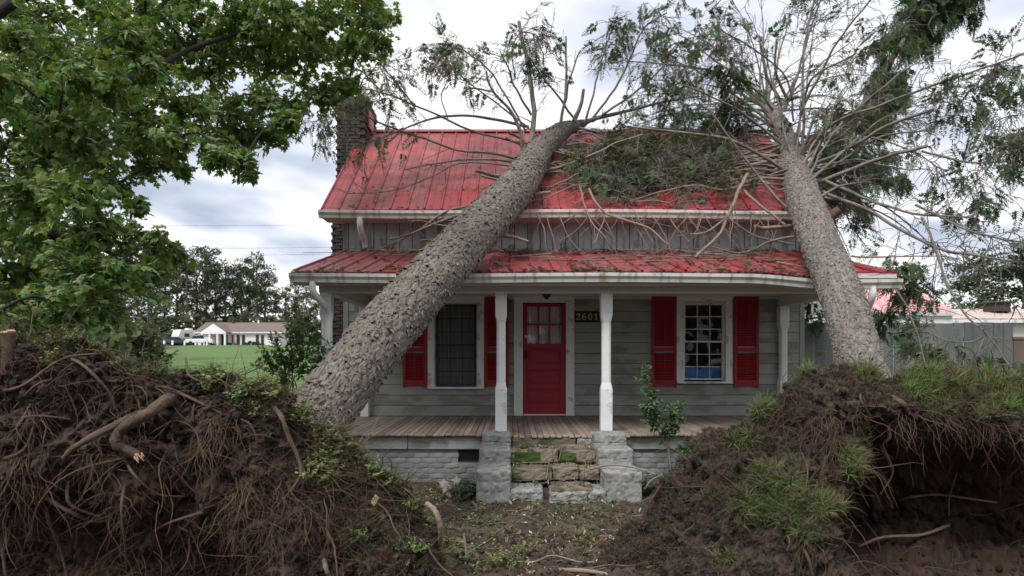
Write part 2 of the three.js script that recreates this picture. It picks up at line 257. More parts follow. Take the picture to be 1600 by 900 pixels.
{
  const xs = [], ds = [];
  const walk = (a, b, step, out) => { for (let x = a; x < b - 1e-6; x += step(x)) out.push(x); out.push(b); };
  walk(-900, 900, (x) => (Math.abs(x + 0) < 3.5 ? 0.03 : Math.abs(x) < 8 ? 0.12 : Math.abs(x) < 40 ? 1.5 : 12), xs);
  walk(-60, 900, (d) => (d < -6 ? 6 : d < 4.4 ? 0.4 : d < 9.6 ? 0.03 : d < 26 ? 0.4 : d < 160 ? 4 : 20), ds);
  const g = new THREE.BufferGeometry(), n = xs.length, pos = new Float32Array(n * ds.length * 3), uv = new Float32Array(n * ds.length * 2), col = new Float32Array(n * ds.length * 3), idx = [];
  ds.forEach((d, j) => xs.forEach((x, i) => {
    const k = j * n + i; pos.set([x, groundY(x, d), -d], k * 3); uv.set([x, d], k * 2);
    const w = fbm(x * 1.7, 9, d * 1.7, 4), v = fbm(x * 6, 3, d * 6, 3);
    let c = mix3([0.046, 0.032, 0.024], [0.085, 0.06, 0.043], clamp(0.5 + w));
    c = mix3(c, [0.085, 0.085, 0.035], 0.55 * sstep(0.1, 0.5, w + 0.6 * v) * sstep(6.2, 7.4, d));
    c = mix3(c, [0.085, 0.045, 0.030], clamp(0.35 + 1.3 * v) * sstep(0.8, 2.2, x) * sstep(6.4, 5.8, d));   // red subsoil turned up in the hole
    c = mix3(c, [0.06, 0.105, 0.026], sstep(13, 24, d) * clamp(0.8 + w));
    col.set(c, k * 3);
  }));
  for (let j = 0; j < ds.length - 1; j++) for (let i = 0; i < n - 1; i++) { const a = j * n + i; idx.push(a, a + 1, a + n + 1, a, a + n + 1, a + n); }
  g.setAttribute('position', new THREE.BufferAttribute(pos, 3)); g.setAttribute('uv', new THREE.BufferAttribute(uv, 2)); g.setAttribute('color', new THREE.BufferAttribute(col, 3)); g.setIndex(idx); g.computeVertexNormals();
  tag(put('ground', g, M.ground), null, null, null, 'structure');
  const sheet = (name, mat, f, nu, nv, lift) => { const b = new MB(); b.grid(nu, nv, (u, v) => { const [x, d] = f(u, v); return [x, groundY(x, d) + lift, -d, x, d]; }); return tag(b.build(name, mat, scene), null, null, null, 'structure'); };
  sheet('lawn', M.lawn, (u, v) => [lerp(lerp(-24, -57, v), lerp(-9, -36, v), u), lerp(30, 124, v)], 30, 60, 0.05);
  sheet('driveway', M.drive, (u, v) => { const d = lerp(30, 122, v), c = lerp(-19.5, -61, Math.pow(v, 1.05)) - 2.5 * Math.sin(v * 3.1), w = 1.9 + 3.4 * sstep(0.75, 1, v); return [c - w + u * 2 * w - 3, d]; }, 6, 50, 0.11);
  sheet('parking_area', M.drive, (u, v) => [lerp(-66, -45, u), lerp(122.5, 129, v)], 10, 6, 0.09);
}

// ------------------------------------------------------------------ the farmhouse
const house = thing('farmhouse', 'grey clapboard farmhouse with red metal roofs, red door and shutters, fallen trees across it', 'house');
const WX0 = -3.06, WX1 = 5.31, WD = 12.4, WZ = -WD;
const RX0 = -3.37, RX1 = 5.62, ED = 11.98, EY = 4.385, RD = 15.3, RY = 6.88;       // upper eave and ridge
const openings = [
  [PX(679, WD), PX(746, WD), PY(604.5, WD), PY(473, WD)],
  [PX(817, WD), PX(884, WD), 0.7, PY(473, WD)],
  [PX(1067, WD), PX(1133, WD), PY(596, WD), PY(471, WD)],
];
{ // walls with real openings
  const shape = (x0, x1, y0, y1, holes) => { const s = new THREE.Shape(); s.moveTo(x0, y0); s.lineTo(x1, y0); s.lineTo(x1, y1); s.lineTo(x0, y1); s.closePath(); for (const [a, b, c, e] of holes) { const h = new THREE.Path(); h.moveTo(a, c); h.lineTo(a, e); h.lineTo(b, e); h.lineTo(b, c); h.closePath(); s.holes.push(h); } return s; };
  const front = part('front_wall', house);
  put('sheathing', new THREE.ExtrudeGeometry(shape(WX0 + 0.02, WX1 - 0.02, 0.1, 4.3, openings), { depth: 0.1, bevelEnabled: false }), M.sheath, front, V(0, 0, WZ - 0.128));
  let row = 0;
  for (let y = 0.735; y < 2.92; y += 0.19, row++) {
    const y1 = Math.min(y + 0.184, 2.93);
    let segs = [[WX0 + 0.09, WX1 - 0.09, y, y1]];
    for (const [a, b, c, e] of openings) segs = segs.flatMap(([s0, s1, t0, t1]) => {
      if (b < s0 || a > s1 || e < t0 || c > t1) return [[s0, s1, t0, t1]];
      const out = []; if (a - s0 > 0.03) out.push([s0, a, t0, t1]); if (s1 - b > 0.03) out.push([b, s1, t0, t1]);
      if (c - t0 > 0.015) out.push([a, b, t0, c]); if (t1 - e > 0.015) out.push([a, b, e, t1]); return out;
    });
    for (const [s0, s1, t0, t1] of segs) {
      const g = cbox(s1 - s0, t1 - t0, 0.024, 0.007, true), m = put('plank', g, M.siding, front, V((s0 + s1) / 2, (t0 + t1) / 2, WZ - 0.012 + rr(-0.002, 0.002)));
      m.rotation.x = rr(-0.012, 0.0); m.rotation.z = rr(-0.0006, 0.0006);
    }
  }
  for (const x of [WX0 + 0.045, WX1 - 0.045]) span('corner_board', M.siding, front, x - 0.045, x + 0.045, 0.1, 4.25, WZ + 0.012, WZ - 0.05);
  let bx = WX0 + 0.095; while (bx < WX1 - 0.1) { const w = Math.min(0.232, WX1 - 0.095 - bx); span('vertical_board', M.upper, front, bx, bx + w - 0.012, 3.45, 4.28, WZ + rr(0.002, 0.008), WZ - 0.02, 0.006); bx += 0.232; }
  // the other three walls, floor and ceiling that close the rooms
  for (const [x, n] of [[WX0 + 0.06, 'side_wall'], [WX1 - 0.06, 'side_wall']]) {
    const s = new THREE.Shape(); s.moveTo(12.53, 0); s.lineTo(18.1, 0); s.lineTo(18.1, 4.25); s.lineTo(15.3, 6.55); s.lineTo(12.53, 4.25); s.closePath();
    const g = new THREE.ExtrudeGeometry(s, { depth: 0.12, bevelEnabled: false }); g.rotateY(Math.PI / 2); put(n, g, M.siding, house, V(x - 0.06, 0, 0));
  }
  span('rear_wall', M.siding, house, WX0 + 0.125, WX1 - 0.125, 0, 4.25, -18.1, -17.98);
  span('room_floor', M.timber, house, WX0 + 0.13, WX1 - 0.13, 0.55, 0.7, WZ - 0.135, -17.97);
  span('room_ceiling', M.sheath, house, WX0 + 0.13, WX1 - 0.13, 2.98, 3.1, WZ - 0.135, -17.97);
  span('inner_wall', M.tan, house, WX0 + 0.13, WX1 - 0.13, 0.705, 2.975, -14.4, -14.3);
}
function windowUnit(label, o, trimW, gl, sashMat, dy) {
  const [x0, x1, y0, y1] = o, w = part('window', house);
  tag(w, label);
  const z = WZ + 0.022, f = new MB();
  f.box((x0 + x1) / 2, y1 + trimW / 2, z, x1 - x0 + trimW * 2, trimW, 0.05).box(x0 - trimW / 2, (y0 + y1) / 2, z, trimW, y1 - y0, 0.048).box(x1 + trimW / 2, (y0 + y1) / 2, z, trimW, y1 - y0, 0.048);
  f.build('frame', M.white, w);
  span('sill', M.white, w, x0 - trimW, x1 + trimW, y0 - 0.035, y0, z + 0.06, z - 0.1, 0.006);
  const j = new MB(); j.box(x0 + 0.012, (y0 + y1) / 2, z - 0.1, 0.024, y1 - y0, 0.13).box(x1 - 0.012, (y0 + y1) / 2, z - 0.1, 0.024, y1 - y0, 0.13).box((x0 + x1) / 2, y1 - 0.012, z - 0.1, x1 - x0 - 0.05, 0.024, 0.13);
  j.build('jamb', M.white, w);
  const [gx0, gx1, gy0, gy1] = gl, gm = (gy0 + gy1) / 2, th = 0.014, st = 0.032;
  for (const [a, b, zz] of [[gm, gy1, z - 0.06], [gy0, gm, z - 0.085]]) {
    const s = new MB(), W = gx1 - gx0, Hh = b - a;
    s.box(gx0 - st / 2 + 0.004, (a + b) / 2, zz, st, Hh + 0.03, 0.035).box(gx1 + st / 2 - 0.004, (a + b) / 2, zz, st, Hh + 0.03, 0.035).box((gx0 + gx1) / 2, a, zz + 0.001, W - 0.006, 0.03, 0.035).box((gx0 + gx1) / 2, b, zz - 0.001, W - 0.006, 0.03, 0.034);
    for (const k of [1, 2]) s.box(gx0 + W * k / 3, (a + b) / 2, zz, th, Hh - 0.03, 0.026).box((gx0 + gx1) / 2, a + Hh * k / 3, zz, W - 0.012, th, 0.022);
    s.build('sash', sashMat, w);
    for (let r = 0; r < 3; r++) for (let c = 0; c < 3; c++) put('pane', new THREE.PlaneGeometry(W / 3 - 0.006, Hh / 3 - 0.006), M.glass, w, V(gx0 + W * (c + 0.5) / 3, a + Hh * (r + 0.5) / 3, zz - 0.004), [rr(-0.01, 0.01), rr(-0.012, 0.012), 0]);
  }
  return w;
}
const winL = windowUnit('left window in an insect screen, dark glazing bars', openings[0], 0.12, [PX(684, WD), PX(741, WD), PY(601, WD), PY(477, WD)], M.screen);
const winR = windowUnit('right window with white glazing bars and a blue sheet behind the lowest panes', openings[2], 0.12, [PX(1071, WD), PX(1129.5, WD), PY(592.5, WD), PY(475, WD)], M.white);
{ // what shows behind the panes
  const b = new MB(), [a, c] = [PX(1068, WD), PX(1131, WD)], y0 = PY(594, WD), y1 = PY(573, WD);
  b.grid(24, 5, (u, v) => [lerp(a, c, u), lerp(y0, y1 + 0.012 * Math.sin(u * 3 + 1) - 0.07 * Math.exp(-((u - 0.45) ** 2) / 0.012), v), WZ - 0.19 + 0.015 * Math.sin(u * 19) * v, u * 3, v]);
  b.build('blue_sheet', M.blue, winR);
  const cu = new MB();
  for (const [x0, x1] of [[PX(683, WD), PX(742, WD)]]) cu.grid(60, 4, (u, v) => [lerp(x0, x1, u), lerp(1.25, 2.78, v), WZ - 0.25 + 0.02 * Math.sin(u * 55 + v), u * 2, v]);
  cu.build('curtain', M.curtain, winL);
  span('insect_screen', M.insect, winL, PX(680, WD), PX(745, WD), PY(603, WD), PY(475, WD), WZ + 0.0, WZ - 0.003, 0.001);
}
{ // front door
  const d = part('front_door', house), [x0, x1, , y1] = openings[1], z = WZ - 0.03, yb = 0.775, f = new MB();
  const bar = (a, b, c, e, dz = 0, t = 0.045) => f.box((a + b) / 2, (c + e) / 2, z + dz, b - a, e - c, t, 0.004), Y = (p) => PY(p, WD), X = (p) => PX(p, WD);
  const L = x0 + 0.012, Rr = x1 - 0.012, T0 = y1 - 0.012, l = X(824), r = X(876.5);
  bar(L, l, yb, T0); bar(r, Rr, yb, T0);
  for (const [c, e] of [[478.8, 473.8], [545, 537], [577, 568.5], [609, 600], [647, 630]]) bar(l, r, Y(c), Math.min(Y(e), T0), -0.001);
  bar(l, r, Y(508), Y(505.5), -0.003, 0.035); for (const x of [841.5, 858.5]) bar(X(x) - 0.017, X(x) + 0.017, Y(537), Y(478.8), -0.002, 0.036);
  f.build('slab', M.door, d);
  for (const [c, e] of [[568.5, 545], [600, 577], [630, 609]]) { const m = new MB(); m.box((l + r) / 2, (Y(c) + Y(e)) / 2, z - 0.012, r - l - 0.002, Y(e) - Y(c) - 0.002, 0.014).box((l + r) / 2, (Y(c) + Y(e)) / 2, z - 0.002, r - l - 0.075, Y(e) - Y(c) - 0.075, 0.026, 0.012); m.build('panel', M.door, d); }
  const cols = [[l, X(841.5) - 0.017], [X(841.5) + 0.017, X(858.5) - 0.017], [X(858.5) + 0.017, r]];
  for (const [a, b] of cols) for (const [c, e] of [[537, 508], [505.5, 479]]) put('pane', new THREE.PlaneGeometry(b - a, Y(e) - Y(c)), M.glass, d, V((a + b) / 2, (Y(c) + Y(e)) / 2, z - 0.006), [rr(-0.02, 0.02), rr(-0.02, 0.02), 0]);
  const cu = new MB(); cu.grid(90, 3, (u, v) => [lerp(l - 0.02, r + 0.02, u), lerp(Y(541), Y(476), v), z - 0.05 + 0.009 * Math.sin(u * 75 + 2 * Math.sin(u * 9)), u * 2, v]); cu.build('curtain', M.curtain, d);
  const k = new MB(); k.tube([V(X(821.5), Y(526), z + 0.02), V(X(821.5), Y(526), z + 0.05)], [0.028, 0.024], 16); k.build('deadbolt', M.brass, d);
  const h = new MB(); h.box(X(821.5), Y(554), z + 0.026, 0.04, 0.17, 0.012).tube(smooth([V(X(821.5), Y(550), z + 0.03), V(X(821.5), Y(551), z + 0.075), V(X(821.5), Y(556), z + 0.08), V(X(821.5), Y(559), z + 0.03)], 8), () => 0.01, 8); h.build('handle', M.iron, d);
  const tr = new MB(), zt = WZ + 0.022; tr.box((X(803) + x0) / 2, (0.74 + y1) / 2, zt, x0 - X(803), y1 - 0.74, 0.05).box((X(897) + x1) / 2, (0.74 + y1) / 2, zt, X(897) - x1, y1 - 0.74, 0.05).box((X(803) + X(897)) / 2, y1 + 0.055, zt, X(897) - X(803), 0.11, 0.052);
  tr.build('frame', M.white, d);
  span('threshold', M.white, d, x0 + 0.005, x1 - 0.005, 0.742, 0.768, WZ + 0.03, WZ - 0.09);
}
{ // shutters, every louver a piece
  const zs = WZ + 0.022;
  for (const [p0, p1] of [[630, 667], [757.5, 795], [1018, 1057], [1146.5, 1185]]) {
    const s = part('shutter', house), x0 = PX(p0, WD), x1 = PX(p1, WD), y0 = PY(605, WD), y1 = PY(463.5, WD), ym = PY(546, WD), st = 0.05, f = new MB();
    f.box(x0 + st / 2, (y0 + y1) / 2, zs, st, y1 - y0, 0.036).box(x1 - st / 2, (y0 + y1) / 2, zs, st, y1 - y0, 0.036);
    for (const [a, b] of [[y0 + 0.02, y0 + 0.13], [ym - 0.035, ym + 0.035], [y1 - 0.07, y1]]) f.box((x0 + x1) / 2, (a + b) / 2, zs - 0.001, x1 - x0 - 2 * st + 0.002, b - a, 0.034);
    f.box((x0 + x1) / 2, (y0 + ym) / 2 + 0.05, zs + 0.02, 0.012, ym - y0 - 0.25, 0.01).box((x0 + x1) / 2, (y1 + ym) / 2, zs + 0.02, 0.012, y1 - ym - 0.16, 0.01);
    f.build('frame', M.red, s);
    const g = cbox(x1 - x0 - 2 * st, 0.046, 0.008, 0.002);
    for (let y = y0 + 0.155; y < y1 - 0.08; y += 0.0435) if (Math.abs(y - ym) > 0.055) put('louver', g, M.red, s, V((x0 + x1) / 2, y, zs - 0.002), [0.62 + rr(-0.06, 0.06), 0, 0]);
  }
}
await (async () => { // house number and porch light
  const n = part('number_plate', house); span('plate', M.dark, n, PX(896.5, WD), PX(937, WD), PY(503.5, WD), PY(487, WD), WZ + 0.018, WZ - 0.002, 0.004);
  const font = await new FontLoader().loadAsync('fonts/droid/droid_serif_bold.typeface.json');
  [...'2601'].forEach((c, i) => { const g = new TextGeometry(c, { font, size: 0.115, depth: 0.008, curveSegments: 5 }); g.computeBoundingBox(); g.translate(-(g.boundingBox.max.x + g.boundingBox.min.x) / 2, -g.boundingBox.max.y / 2, 0); put('digit', g, M.gold, n, V(PX([903.5, 912.5, 922, 931][i], WD), PY(495, WD), WZ + 0.019)); });
  const l = part('porch_light', house), pts = [[0.001, -0.16], [0.02, -0.15], [0.05, -0.11], [0.085, -0.06], [0.1, -0.02], [0.1, 0]].map((p) => new THREE.Vector2(...p));
  put('shade', new THREE.LatheGeometry(pts, 20), M.iron, l, V(PX(854, 11.2), 2.895, -11.2));
})();
{ // porch: floor, ceiling, beam, posts
  const p = part("porch_floor", house), g = [0, 1, 2, 3].map(() => { const q = cbox(2.80, 0.03, 0.081, 0.006, true); q.rotateY(Math.PI / 2); return q; });
  let k = 0; for (let x = -2.98; x < 5.22; x += 0.0865, k++) { const l = rr(-0.03, 0.02), m = put('floor_board', g[k % 4], M.floor[Math.floor(R() * 3)], p, V(x, 0.699 + rr(-0.002, 0.002), -11.0 + l), [-0.012 * 0 + 0.0125, 0, 0]); m.scale.z = 1; }
  span('joist_deck', M.timber, p, -2.95, 5.2, 0.56, 0.665, -9.72, -12.27);
  const pe = new MB(); for (let x = -0.42; x < 1.62; x += 0.087) pe.box(x + 0.04, 0.667 + rr(-0.006, 0.004), -9.605 + rr(-0.015, 0.02), 0.075, 0.034, 0.05, 0.012); pe.build('peeling_edge', M.peel, p);
  span('porch_ceiling', M.soffit, house, -2.95, 5.2, 2.90, 2.935, -9.95, WZ - 0.002);
  span('frieze', M.soffit, house, WX0 + 0.09, WX1 - 0.09, 2.862, 2.898, WZ + 0.03, WZ + 0.001);
  const bm = part('porch_beam', house);
  span('front_beam', M.soffit, bm, -2.76, 4.99, 2.705, 2.898, -9.75, -9.93, 0.006);
  for (const x of [-2.67, 4.9]) span('side_beam', M.soffit, bm, x - 0.08, x + 0.08, 2.71, 2.896, -9.932, WZ + 0.03, 0.006);
  span('soffit_board', M.soffit, bm, -3.0, 5.28, 2.80, 2.825, -9.47, -9.748, 0.004);
  function post(x, z, y0, s = 1) {
    const b = new MB(), Y = [y0, 1.32, 1.42, 2.28, 2.38, 2.71], Wd = [0.083, 0.083, 0.064, 0.064, 0.083, 0.083], C = [0.008, 0.008, 0.026, 0.026, 0.008, 0.008];
    const ring = (w, c) => [[w, -w + c], [w, w - c], [w - c, w], [-w + c, w], [-w, w - c], [-w, -w + c], [-w + c, -w], [w - c, -w]];
    for (let i = 0; i < 5; i++) { const a = ring(Wd[i], C[i]), e = ring(Wd[i + 1], C[i + 1]); for (let q = 0; q < 8; q++) { const n = (q + 1) % 8; b.quad(V(x + a[n][0], Y[i], z + a[n][1]), V(x + a[q][0], Y[i], z + a[q][1]), V(x + e[q][0], Y[i + 1], z + e[q][1]), V(x + e[n][0], Y[i + 1], z + e[n][1])); } }
    return b.build('porch_post', M.white, house);
  }
  for (const x of [-2.67, -0.157, 1.356, 4.9]) post(x, -9.84, 0.7);
  span('post_plinth', M.white, house, -0.157 - 0.115, -0.157 + 0.1, 0.70, 0.722, -9.73, -9.94, 0.008);
  for (const x of [-2.66, 4.89]) post(x, WZ + 0.075, 0.735).name = numbered('wall_post');
}
// roofs: each ribbed sheet a piece
const sagAt = (x) => -0.075 * Math.pow(sstep(3.1, 4.35, x), 1.3) * sstep(5.4, 4.7, x);
function sheetGeo(w, L, seg, f) {             // ribbed metal sheet, x across, y up the slope
  const prof = [[0, 0.002], [0.012, 0.004], [0.020, 0.032], [0.042, 0.032], [0.054, 0.004], [w * 0.48, 0.004], [w * 0.5, 0.011], [w * 0.56, 0.011], [w * 0.58, 0.004], [w - 0.004, 0.004]], b = new MB();
  for (let k = 0; k < prof.length - 1; k++) b.grid(1, seg, (u, v) => { const x = lerp(prof[k][0], prof[k + 1][0], u), h = lerp(prof[k][1], prof[k + 1][1], u); return [x, v * L, h + f(x, v), x, v * L]; });
  b.quad(V(0, 0, -0.012), V(w, 0, -0.012), V(w, 0, 0.004), V(0, 0, 0.004)); return b.done();
}
{
  const slopeRoof = (name, x0, x1, d0, y0, d1, y1, w, dents, sag) => {
    const r = part(name, house), L = Math.hypot(d1 - d0, y1 - y0), ang = Math.atan2(y1 - y0, d1 - d0) - Math.PI / 2;
    const gs = [0, 1, 2, 3].map((q) => sheetGeo(w, L, 14, (x, v) => 0.006 * fbm(x * 3 + q * 9, v * L * 1.6, q, 3)));
    let k = 0;
    for (let x = x0; x < x1 - 0.05; x += w, k++) {
      const bend = dents(x + w / 2), sg = sag(x + w / 2), own = bend || sg;
      const g = own ? sheetGeo(w, L, 26, (u, v) => bend * fbm((x + u) * 2.3, v * L * 2.2, 5, 4) + sag(x + u) * Math.pow(1 - v, 1.4)) : gs[k % 4];
      const m = put('roof_panel', g, R() < 0.5 ? M.roof : M.roofFade, r, V(x, y0, -d0)); m.rotation.x = ang; m.scale.x = Math.min(1, (x1 - x) / w);
    }
    return r;
  };
  const up = slopeRoof('upper_roof', RX0, RX1, ED, EY, RD, RY, 0.3, (x) => (x > 1.0 && x < 4.4 ? 0.035 : Math.abs(x + 0.1) < 0.9 ? 0.012 : 0), () => 0);
  const deck = (parent, x0, x1, d0, y0, d1, y1, t, drop) => { const L = Math.hypot(d1 - d0, y1 - y0), a = Math.atan2(y1 - y0, d1 - d0), m = box('roof_deck', M.soffit, parent, (x0 + x1) / 2, (y0 + y1) / 2 - drop, -(d0 + d1) / 2, x1 - x0, t, L - 0.03, 0.004); m.rotation.x = a; };
  deck(up, RX0 + 0.012, RX1 - 0.012, ED, EY, RD, RY, 0.06, 0.062);
  const back = new MB(); back.quad(V(RX1, RY, -RD - 0.01), V(RX0, RY, -RD - 0.01), V(RX0, EY, -(2 * RD - ED)), V(RX1, EY, -(2 * RD - ED))); back.quad(V(RX0, RY - 0.06, -RD - 0.01), V(RX1, RY - 0.06, -RD - 0.01), V(RX1, EY - 0.06, -(2 * RD - ED)), V(RX0, EY - 0.06, -(2 * RD - ED))); back.build('rear_slope', M.roofFade, up);
  const cap = new MB(); for (const s of [-1, 1]) cap.quad(V(RX0 - 0.01, RY + 0.045, -RD), V(RX1 + 0.01, RY + 0.045, -RD), V(RX1 + 0.01, RY - 0.045, -RD + 0.13 * s), V(RX0 - 0.01, RY - 0.045, -RD + 0.13 * s)); cap.build('ridge_cap', M.roof, up);
  for (const x of [RX0 + 0.004, RX1 - 0.004]) { const t = new MB(), a = V(x, EY - 0.1, -ED), b = V(x, RY - 0.1, -RD), u = V(0, 0.092, 0); t.quad(a, b, b.clone().add(u), a.clone().add(u)); const w = V(x < 0 ? 0.025 : -0.025, 0, 0); t.quad(a.clone().add(w), b.clone().add(w), b, a); t.build('rake_trim', M.roofFade, up); }
  const low = slopeRoof('porch_roof', -3.04, 5.33, 9.40, 2.955, WD - 0.015, 3.72, 0.3, (x) => (x > -1.6 && x < 0.6 ? 0.02 : x > 3.4 && x < 4.9 ? 0.025 : 0), sagAt);
  deck(low, -3.03, 5.32, 9.45, 2.955, WD - 0.01, 3.72, 0.05, 0.16);
  span('eave_board', M.soffit, low, 4.5, 5.31, 2.87, 2.938, -9.415, -9.44);
  // gutters
  function gutter(x0, x1, d, y, h, f, nseg) {
    const prof = [[0, 0.13], [0, 0], [0.075, 0], [0.085, 0.04], [0.115, 0.075], [0.118, 0.118], [0.105, 0.118], [0.104, 0.08], [0.075, 0.045], [0.066, 0.01], [0.01, 0.01], [0.01, 0.13]], b = new MB(), s = h / 0.13;
    for (let k = 0; k < prof.length; k++) { const A = prof[k], B = prof[(k + 1) % prof.length]; b.grid(nseg, 1, (u, v) => { const x = lerp(x0, x1, u), q = lerp(A[0], B[0], v), w = lerp(A[1], B[1], v); return [x, y + w * s + f(x), -d + q * s, x, q + w]; }); }
    for (const x of [x0, x1]) { const o = prof.slice(1, 7).map(([q, w]) => V(x, y + w * s + f(x), -d + q * s)); o.push(V(x, y + 0.118 * s + f(x), -d)); for (let k = 1; k < o.length - 1; k++) b.tri(o[0], o[k], o[k + 1]); }
    return b.build('gutter', M.gutter, house);
  }
  gutter(RX0 + 0.0, RX1 - 0.02, ED + 0.0, 4.225, 0.145, (x) => 0.012 * Math.sin(x * 1.1) - 0.02 * sstep(3, 5, x), 60);
  gutter(-3.05, 4.3, 9.44, 2.805, 0.135, (x) => 0.008 * Math.sin(x * 1.3) + sagAt(x) * 1.05, 80);
  gutter(4.32, 5.34, 9.44, 2.715, 0.135, (x) => 0.012 * (x - 4.3), 6);
  span('upper_soffit', M.soffit, house, RX0 + 0.03, RX1 - 0.03, 4.235, 4.262, -ED - 0.012, WZ + 0.014);
  const ds = new MB(); ds.tube(smooth([V(-2.66, 4.24, -11.93), V(-2.66, 4.12, -11.94), V(-2.655, 3.99, -12.06), V(-2.65, 3.88, -12.28), V(-2.65, 3.79, -12.33)], 12), () => 0.055, 6); ds.build('downspout', M.white, house);
  for (const [x, px, y] of [[-2.74, -2.60, 2.82], [4.96, 4.98, 2.75]]) { const b = new MB(); b.tube(smooth([V(x, y, -9.39), V(x, y - 0.12, -9.39), V(lerp(x, px, 0.5), y - 0.25, -9.5), V(px, y - 0.4, -9.69), V(px, y - 0.6, -9.7), V(px, 0.72, -9.7)], 24), () => 0.05, 6); b.build('downspout', M.white, house); }
}
{ // foundation bricks, skirt boards, crawl-space vent
  const f = part('foundation', house), zf = -9.74;
  for (const [x0, x1] of [[-3.0, -0.43], [1.53, 5.24]]) {
    span('core', M.mortar, f, x0, x0 < 0 ? -0.77 : x1, -0.25, 0.47, zf, zf - 0.12); if (x0 < 0) span('core', M.mortar, f, -0.768, x1, -0.25, 0.285, zf, zf - 0.12);
    let x = x0; while (x < x1 - 0.05) { const e = Math.min(x + rr(1.4, 2.4), x1); span('skirt_board', M.siding, f, x + 0.004, e - 0.004, 0.475 + rr(-0.003, 0.003), 0.655, zf + 0.05, zf + 0.012, 0.008); x = e; }
    const gs = [0, 1, 2, 3].map(() => lump(0.209, 0.0705, 0.09, 6, 0.004, 0.012));
    for (let r = 0; r < 7; r++) for (let bx = x0 + (r % 2) * 0.107; bx < x1 - 0.1; bx += 0.214) {
      const y = 0.045 + r * 0.0735 - 0.03; if (x0 < 0 && bx > -0.9 && y > 0.27) continue;
      put('brick', gs[Math.floor(R() * 4)], M.brickGrey[Math.floor(R() * 3)], f, V(bx + 0.105, y, zf - 0.036 + rr(-0.003, 0.003)), [rr(-0.02, 0.02), rr(-0.02, 0.02), rr(-0.015, 0.015)]);
    }
  }
  span('side_wall', M.mortar, f, -3.0, -2.9, -0.2, 0.66, -9.87, -12.3); span('side_wall', M.mortar, f, 5.14, 5.24, -0.2, 0.66, -9.87, -12.3);
  const v = new MB(); for (let i = 0; i <= 16; i++) v.box(-0.745 + i * 0.0185, 0.375, zf + 0.006, 0.004, 0.17, 0.004, 0.001); for (let i = 0; i <= 9; i++) v.box(-0.6, 0.292 + i * 0.0185, zf + 0.009, 0.3, 0.004, 0.004, 0.001); v.build('vent_mesh', M.mesh, f);
}
// a rounded, uneven block; grooves where its courses meet
function lump(w, h, d, n, amp, round, courses = 0, seed = R() * 50) {
  const b = new MB(), H = [w / 2, h / 2, d / 2], q = V();
  const put6 = (ax, s) => b.grid(n, n, (u, v) => {
    const c = [0, 0, 0], [p, e] = [0, 1, 2].filter((i) => i !== ax); c[ax] = s * H[ax]; c[p] = (u * 2 - 1) * H[p]; c[e] = (v * 2 - 1) * H[e];
    const inn = c.map((x, i) => clamp(x, -(H[i] - round), H[i] - round)); q.set(c[0] - inn[0], c[1] - inn[1], c[2] - inn[2]); const l = q.length() || 1; q.multiplyScalar(round / l);
    let k = amp * fbm(c[0] * 6 + seed, c[1] * 6, c[2] * 6, 4) * 2 + amp * 0.5 * fbm(c[0] * 30 + seed, c[1] * 30, c[2] * 30, 2);
    if (courses && ax !== 1) { const t = (c[1] / h + 0.5) * courses, r = Math.round(t); if (r > 0 && r < courses) k -= 0.014 * Math.exp(-(((t - r + 0.1 * fbm(c[0] * 5, r, c[2] * 5 + seed, 2)) * h / courses) ** 2) / 0.00006) * sstep(-0.25, 0.15, fbm(c[0] * 7 + seed, r * 3, c[2] * 7, 2)); }
    q.setLength(Math.max(0.001, q.length() + k)); return [inn[0] + q.x, inn[1] + q.y, inn[2] + q.z, ax === 0 ? c[2] : c[0], ax === 1 ? c[2] : c[1]];
  });
  for (const ax of [0, 1, 2]) for (const s of [-1, 1]) put6(ax, s);
  return b.done();
}
